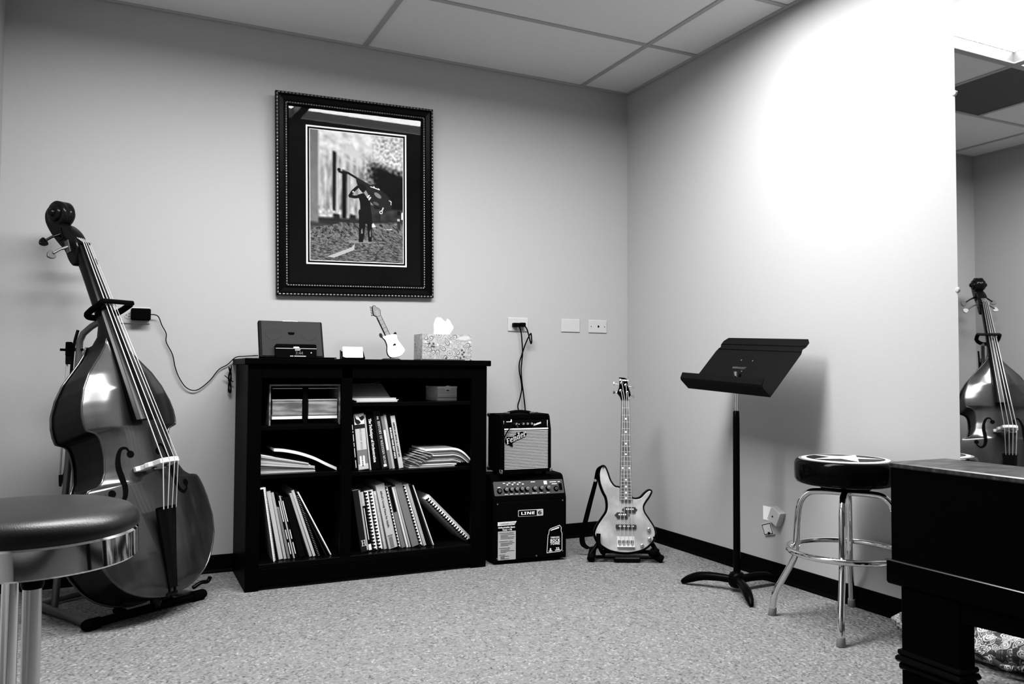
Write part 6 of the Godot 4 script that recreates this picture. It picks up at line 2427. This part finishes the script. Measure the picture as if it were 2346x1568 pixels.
	for i in 6:
		var x := -1.403 + 0.013 * i
		lying("loose_leaf", "%s page corner curling up left of the curled magazine pile" % ["lowest", "second lowest", "third lowest", "third highest", "second highest", "topmost"][i], "page", [[x, 0.4955 + 0.0075 * i], [x + 0.03, 0.484 + 0.0085 * i], [x + 0.055, 0.472 + 0.0088 * i]], 0.0014, 0.352 + 0.0012 * i, 0.10, M.paper, "page corners left of the curled pile")

# a book standing on a shelf; x is the lower left corner of the spine, lean tips it to the left
func book(called: String, label: String, x: float, y: float, zf: float, t: float, h: float, d: float, lean: float, cov: Material, pages: Material, group: String, comb := "") -> Node3D:
	var o := thing(called, label, "book", Vector3(x, y, zf), Basis(Vector3.BACK, deg_to_rad(lean)), group)
	var b := minf(0.0018, t * 0.2)
	mb()
	if comb == "":
		bx(0, t, 0.0, h, -0.003, 0.0, 0.001)
		bx(0, b, 0.0, h, -d, -0.003)
		bx(t - b, t, 0.0, h, -d, -0.003)
		done("cover", cov, o)
		mb()
		bx(b, t - b, 0.003, h - 0.003, -d + 0.004, -0.003)
		done("pages", pages, o)
	else:
		bx(0, b, 0.0, h, -d, -0.004)
		bx(t - b, t, 0.0, h, -d, -0.004)
		done("cover", cov, o)
		mb()
		bx(b, t - b, 0.001, h - 0.001, -d + 0.002, -0.005)
		done("pages", pages, o)
		# plastic comb or wire rings wrapped round the back
		mb()
		if comb == "comb":
			bx(t * 0.18, t * 0.82, 0.004, h - 0.004, -0.004, 0.0035, 0.0015)
			done("comb_spine", M.paper_white, o)
			mb()
		var n := int(h / (0.0142 if comb == "comb" else 0.0075))
		for k in n:
			var yy := (k + 0.5) * h / n
			if comb == "comb":
				bx(-0.0006, t * 0.58, yy - 0.0032, yy + 0.0032, -0.012, 0.0044)
			else:
				tube([Vector3(t * 0.1, yy, -0.008), Vector3(t * 0.1, yy, 0.003), Vector3(t * 0.5, yy, 0.0055), Vector3(t * 0.9, yy, 0.003), Vector3(t * 0.9, yy, -0.008)], 0.0009, 5, false)
		var c := done("binding", M.ink if comb == "comb" else M.steel, o)
		c.set_meta("kind", "stuff")
	return o

# where the next leaning book can stand against all those before it; each is [x, thickness, height, lean]
func next_x(before: Array, h2: float, lean2: float) -> float:
	var b := deg_to_rad(lean2)
	var best := -99.0
	for q in before:
		var a := deg_to_rad(q[3])
		for k in 25:
			var s: float = q[2] * k / 24.0
			var cx: float = q[0] + q[1] * cos(a) - s * sin(a)
			var cy: float = q[1] * sin(a) + s * cos(a)
			if cy <= h2 * cos(b) + 0.002:
				best = maxf(best, cx + tan(b) * cy + 0.0008)
		best = maxf(best, q[0] + q[1] / cos(a) + 0.0008)
	return best

func spine_text(o: Node3D, text: String, size: float, m: Material, t: float, yc: float, face := "sans_bold", stretch := 1.0):
	lettering(text, size, m, o, Vector3(t * 0.5, yc, 0.0007), Basis(Vector3.BACK, -PI / 2), face, stretch)

func make_books():
	var y := 0.4605
	var g := "books standing on the middle right shelf"
	# label, thickness, height, lean, cover, pages
	var row := [
		["thin black paperback with white spine lettering, first of its row", 0.018, 0.240, 6.0, M.ink_gloss, M.paper],
		["thick anthology with pale spine panel and a sticker near its foot", 0.046, 0.248, 6.0, M.mid_grey, M.paper],
		["slim pale booklet between the thick anthology and the black textbook", 0.006, 0.245, 7.0, M.light_grey, M.paper],
		["black textbook with script title on the middle right shelf", 0.034, 0.240, 8.0, M.ink_gloss, M.paper],
		["tall dark history book, tallest of the middle right shelf", 0.030, 0.258, 10.0, M.dark_gloss, M.paper],
		["slim grey paperback with a white spine sticker", 0.013, 0.238, 10.5, M.mid_grey, M.paper],
		["slim pale paperback beside the black singing book", 0.011, 0.244, 10.5, M.paper_grey, M.paper],
		["black singing book with white capitals down its spine", 0.017, 0.240, 10.5, M.ink_gloss, M.paper],
		["pale grey paperback at the right end of the row", 0.021, 0.238, 10.5, M.light_grey, M.paper]]
	var x := -1.643
	var made := []
	var stood := []
	for i in row.size():
		var e: Array = row[i]
		if i > 0:
			x = next_x(stood, e[2], e[3])
		stood.append([x, e[1], e[2], e[3]])
		made.append(book("book", e[0], x, y, 0.345, e[1], e[2], 0.19, e[3], e[4], e[5], g))
	mb()
	for q in [[0.012, 0.045], [0.058, 0.098], [0.104, 0.121], [0.127, 0.158], [0.165, 0.172], [0.178, 0.200], [0.222, 0.234]]:
		bx(0.008, 0.0105, q[0], q[1], 0.0, 0.0006)
	done("spine_line", M.ink_white, made[0])
	# anthology spine: picture block, dark band, pale panel, dark foot, sticker
	var a: Node3D = made[1]
	for e in [[0.200, 0.244, M.paper_white, "spine_picture"], [0.182, 0.199, M.dark_grey, "spine_band"], [0.088, 0.181, M.spine_pale, "spine_panel"], [0.003, 0.026, M.spine_pale, "spine_foot"]]:
		mb()
		bx(0.001, 0.045, e[0], e[1], 0.0, 0.0006)
		done(e[3], e[2], a)
	mb()
	extrude(spline2([Vector2(0.004, 0.244), Vector2(0.010, 0.225), Vector2(0.022, 0.218), Vector2(0.028, 0.205), Vector2(0.012, 0.201), Vector2(0.003, 0.215)], 3), 0.0006, 0.0010)
	extrude(spline2([Vector2(0.018, 0.244), Vector2(0.026, 0.232), Vector2(0.042, 0.236), Vector2(0.044, 0.222), Vector2(0.030, 0.216)], 3), 0.0006, 0.0010)
	done("spine_figure", M.dark_grey, a)
	spine_text(a, "WESTERN MUSIC", 0.0085, M.mid_grey, 0.046, 0.135, "serif")
	mb()
	extrude(round_rect(0.010, 0.018, 0.032, 0.062, 0.003), 0.0006, 0.0011)
	done("spine_sticker", M.paper_white, a)
	lettering("USED BOOK", 0.0075, M.ink, a, Vector3(0.021, 0.040, 0.0014), Basis(Vector3.BACK, -PI / 2), "sans_bold", 0.85)
	spine_text(made[3], "The Technique of Orchestration", 0.0115, M.ink_white, 0.030, 0.128, "serif_bold", 0.78)
	spine_text(made[4], "HISTORY OF WESTERN MUSIC", 0.0105, M.light_grey, 0.034, 0.115, "serif_bold", 0.92)
	lettering("2", 0.012, M.ink_white, made[4], Vector3(0.016, 0.228, 0.0007), Basis(), "serif_bold")
	mb()
	bx(0.009, 0.023, 0.010, 0.020, 0.0, 0.0006)
	done("publisher_mark", M.paper_white, made[4])
	mb()
	bx(0.002, 0.011, 0.085, 0.175, 0.0, 0.0006)
	done("spine_sticker", M.paper_white, made[5])
	spine_text(made[7], "BUILDING YOUR BEST VOICE", 0.0082, M.ink_white, 0.017, 0.115, "sans_bold", 0.95)
	spine_text(made[8], "AMERICAN MUSICAL LANDSCAPE", 0.0075, M.dark_grey, 0.019, 0.13, "serif_bold", 0.92)
	# bottom right shelf
	y = 0.1075
	g = "books standing on the bottom right shelf"
	row = [
		["dark glossy hardback marked H on the bottom shelf", 0.034, 0.272, 9.0, M.dark_gloss, M.paper, ""],
		["black paperback with a pale foot label beside the H book", 0.018, 0.272, 9.5, M.ink_gloss, M.paper, ""],
		["white comb bound music book next to the black paperback", 0.019, 0.265, 10.0, M.paper, M.paper, "comb"],
		["second white comb bound music book with large dark teeth", 0.020, 0.268, 10.5, M.paper, M.paper, "comb"],
		["grey wire bound book leaning on the white comb bound ones", 0.014, 0.262, 11.5, M.light_grey, M.paper, "wire"],
		["wide pale grey piano method, thickest of the bottom shelf", 0.040, 0.292, 13.0, M.light_grey, M.paper, ""],
		["slim comb bound book against the pale piano method", 0.010, 0.285, 13.5, M.mid_grey, M.paper, "comb"],
		["black topped grey paperback in the middle of the bottom shelf", 0.017, 0.285, 14.0, M.mid_grey, M.paper, ""],
		["slim white folio leaning beside the black topped paperback", 0.008, 0.280, 15.0, M.paper, M.paper, ""],
		["narrow pale folio before the thick grey folder", 0.008, 0.283, 15.5, M.paper_grey, M.paper, ""],
		["thick smooth grey folder on the bottom right shelf", 0.032, 0.295, 16.5, M.mid_grey, M.paper_white, ""],
		["comb bound book right of the thick grey folder", 0.013, 0.292, 17.0, M.paper, M.paper, "comb"],
		["smooth light grey paperback beside the black folder", 0.013, 0.295, 17.5, M.paper_grey, M.paper, ""],
		["slim black folder near the right end of bottom shelf", 0.015, 0.292, 18.5, M.ink_gloss, M.paper, ""],
		["very thin white folio, last of the upright bottom shelf books", 0.005, 0.292, 20.0, M.paper, M.paper, ""]]
	x = -1.612
	made = []
	stood = []
	for i in row.size():
		var e: Array = row[i]
		if i > 0:
			x = next_x(stood, e[2], e[3])
		stood.append([x, e[1], e[2], e[3]])
		made.append(book("book", e[0], x, y, 0.36 if i == 0 else 0.345, e[1], e[2], 0.215, e[3], e[4], e[5], g, e[6]))
	lettering("H", 0.026, M.light_grey, made[0], Vector3(0.016, 0.038, 0.0007), Basis(), "serif_bold", 0.8)
	mb()
	bx(0.026, 0.033, 0.006, 0.268, 0.0, 0.0006)
	done("pale_stripe", M.paper_grey, made[0])
	for e in [[0.004, 0.030, M.paper_white], [0.20, 0.262, M.light_grey]]:
		mb()
		bx(0.002, 0.014, e[0], e[1], 0.0, 0.0006)
		done("spine_label", e[2], made[1])
	mb()
	bx(0.006, 0.009, 0.05, 0.19, 0.0, 0.0006)
	done("spine_line", M.ink_white, made[1])
	spine_text(made[5], "Alfred's Group Piano for Adults", 0.0095, M.dark_grey, 0.036, 0.178, "sans", 0.95)
	mb()
	bx(0.008, 0.026, 0.004, 0.052, 0.0, 0.0006)
	bx(0.006, 0.028, 0.055, 0.062, 0.0, 0.0007)
	done("spine_block", M.mid_grey, made[5])
	mb()
	bx(0.001, 0.016, 0.165, 0.284, 0.0, 0.0006)
	done("spine_top", M.ink_gloss, made[7])
	# one comb bound book has slid right down
	var sl := book("book", "comb bound book slid almost flat at the right end of bottom shelf", -1.108, y, 0.345, 0.028, 0.295, 0.215, 45.0, M.light_grey, M.paper, g, "comb")
	mb()
	bx(0.019, 0.0265, 0.010, 0.285, 0.0036, 0.0042)
	done("spine_title", M.paper_grey, sl)
	# bottom left shelf: thin scores leaning
	g = "thin scores leaning on the bottom left shelf"
	row = [
		["black wire bound score with white edge, first on bottom left", 0.012, 0.308, 8.5, M.ink_gloss, M.paper, "wire"],
		["thick pale folder bulging on the bottom left shelf", 0.017, 0.290, 11.0, M.light_grey, M.paper, ""],
		["dog-eared white score beside the bulging pale folder", 0.011, 0.285, 11.5, M.paper_grey, M.paper, ""],
		["grey booklet after the dog-eared white score", 0.010, 0.220, 12.5, M.mid_grey, M.paper, ""],
		["black booklet with white spine dashes, left of three", 0.007, 0.282, 13.0, M.ink_gloss, M.paper, ""],
		["slim grey booklet between the black dashed booklets", 0.006, 0.270, 13.5, M.paper_grey, M.paper, ""],
		["black booklet with white spine dashes, right of three", 0.009, 0.268, 14.0, M.ink_gloss, M.paper, ""],
		["black folder holding no label among the leaning scores", 0.026, 0.262, 15.0, M.ink_gloss, M.ink, ""],
		["grey folder, left one of a leaning pair", 0.011, 0.285, 18.0, M.paper_grey, M.paper, ""],
		["grey folder, right one of a leaning pair", 0.011, 0.298, 18.5, M.light_grey, M.paper, ""],
		["black wire bound score leaning on the pair of grey folders", 0.010, 0.280, 20.0, M.ink_gloss, M.ink, "wire"],
		["dark thin folio leaning before the white edged one", 0.004, 0.205, 26.0, M.dark_gloss, M.paper, ""],
		["thin black folio with a white edge, most tilted of all", 0.005, 0.310, 27.5, M.paper_white, M.ink, ""]]
	x = -1.984
	made = []
	stood = []
	for i in row.size():
		var e: Array = row[i]
		if i > 0:
			x = next_x(stood, e[2], e[3])
		stood.append([x, e[1], e[2], e[3]])
		made.append(book("score", e[0], x, y, 0.372 if i == 0 else 0.35, e[1], e[2], 0.225, e[3], e[4], e[5], g, e[6]))
	mb()
	bx(0.0, 0.004, 0.0, 0.308, -0.2, 0.004)
	bx(-0.014, 0.0, 0.304, 0.308, -0.2, 0.002)
	done("white_edge", M.paper_white, made[0])
	for k in [4, 6]:
		mb()
		for q in [[0.02, 0.07], [0.085, 0.125], [0.16, 0.25]]:
			bx(0.002, 0.005, q[0], q[1], 0.0, 0.0006)
		done("spine_dashes", M.ink_white, made[k])

# =================================================================== bag on the floor
func bag_tex() -> ImageTexture:
	var s := 384
	var im := Image.create(s, s, false, Image.FORMAT_RGB8)
	im.fill(grey(0.015))
	var r := RandomNumberGenerator.new()
	r.seed = 19
	for k in 46:
		var cx := r.randf()
		var cy := r.randf()
		var ro := r.randf() * TAU
		var sc := r.randf_range(0.05, 0.11)
		for e in [[1.0, 0.75], [0.8, 0.02], [0.62, 0.6], [0.4, 0.03], [0.22, 0.75]]:
			var pts := []
			for q in 22:
				var a := TAU * q / 22
				var p := Vector2(cos(a) * sc * e[0], sin(a) * sc * e[0] * 0.55 * (1.0 + 0.6 * cos(a))).rotated(ro)
				pts.append(Vector2(cx, cy) + p)
			fill_poly(im, pts, e[1])
	for k in 90:
		fill_poly(im, ellipse(r.randf(), r.randf(), 0.012, 0.012, 0, 1.0, 10), 0.45)
	return ImageTexture.create_from_image(im)

func make_patterned_bag():
	var o := thing("fabric_bag", "soft paisley patterned fabric bag lying on the carpet behind the cabinet", "bag", Vector3(-0.128, 0, 2.15), Basis(Vector3.UP, deg_to_rad(9.7)))
	mb()
	smooth(1)
	var n := 22
	var m := 20
	for i in n:
		for j in m:
			var q := []
			for e in [[i, j], [i, j + 1], [i + 1, j + 1], [i + 1, j]]:
				var t: float = float(e[0]) / n
				var a: float = TAU * e[1] / m
				var rr := pow(sin(PI * clampf(t, 0.001, 0.999)), 0.35)
				var lump := 1.0 + 0.09 * sin(t * 17.0 + a) + 0.06 * sin(3.0 * a + t * 9.0)
				var p := Vector3(cos(a) * 0.075 * rr * lump, 0.058 + sin(a) * 0.057 * rr * (lump if sin(a) > 0 else 1.0), lerpf(-0.28, 0.36, t))
				q.append(p)
			quad(q[0], q[3], q[2], q[1])
	var b := StandardMaterial3D.new()
	b.albedo_texture = bag_tex()
	b.uv1_triplanar = true
	b.uv1_scale = Vector3.ONE * 5.0
	b.roughness = 0.85
	done("body", b, o)
	mb()
	tube(spline3([Vector3(-0.06, 0.085, -0.15), Vector3(-0.085, 0.11, -0.05), Vector3(-0.095, 0.06, 0.05), Vector3(-0.09, 0.03, 0.12), Vector3(-0.072, 0.05, 0.2)], 5), 0.009, 8)
	done("handle", b, o)
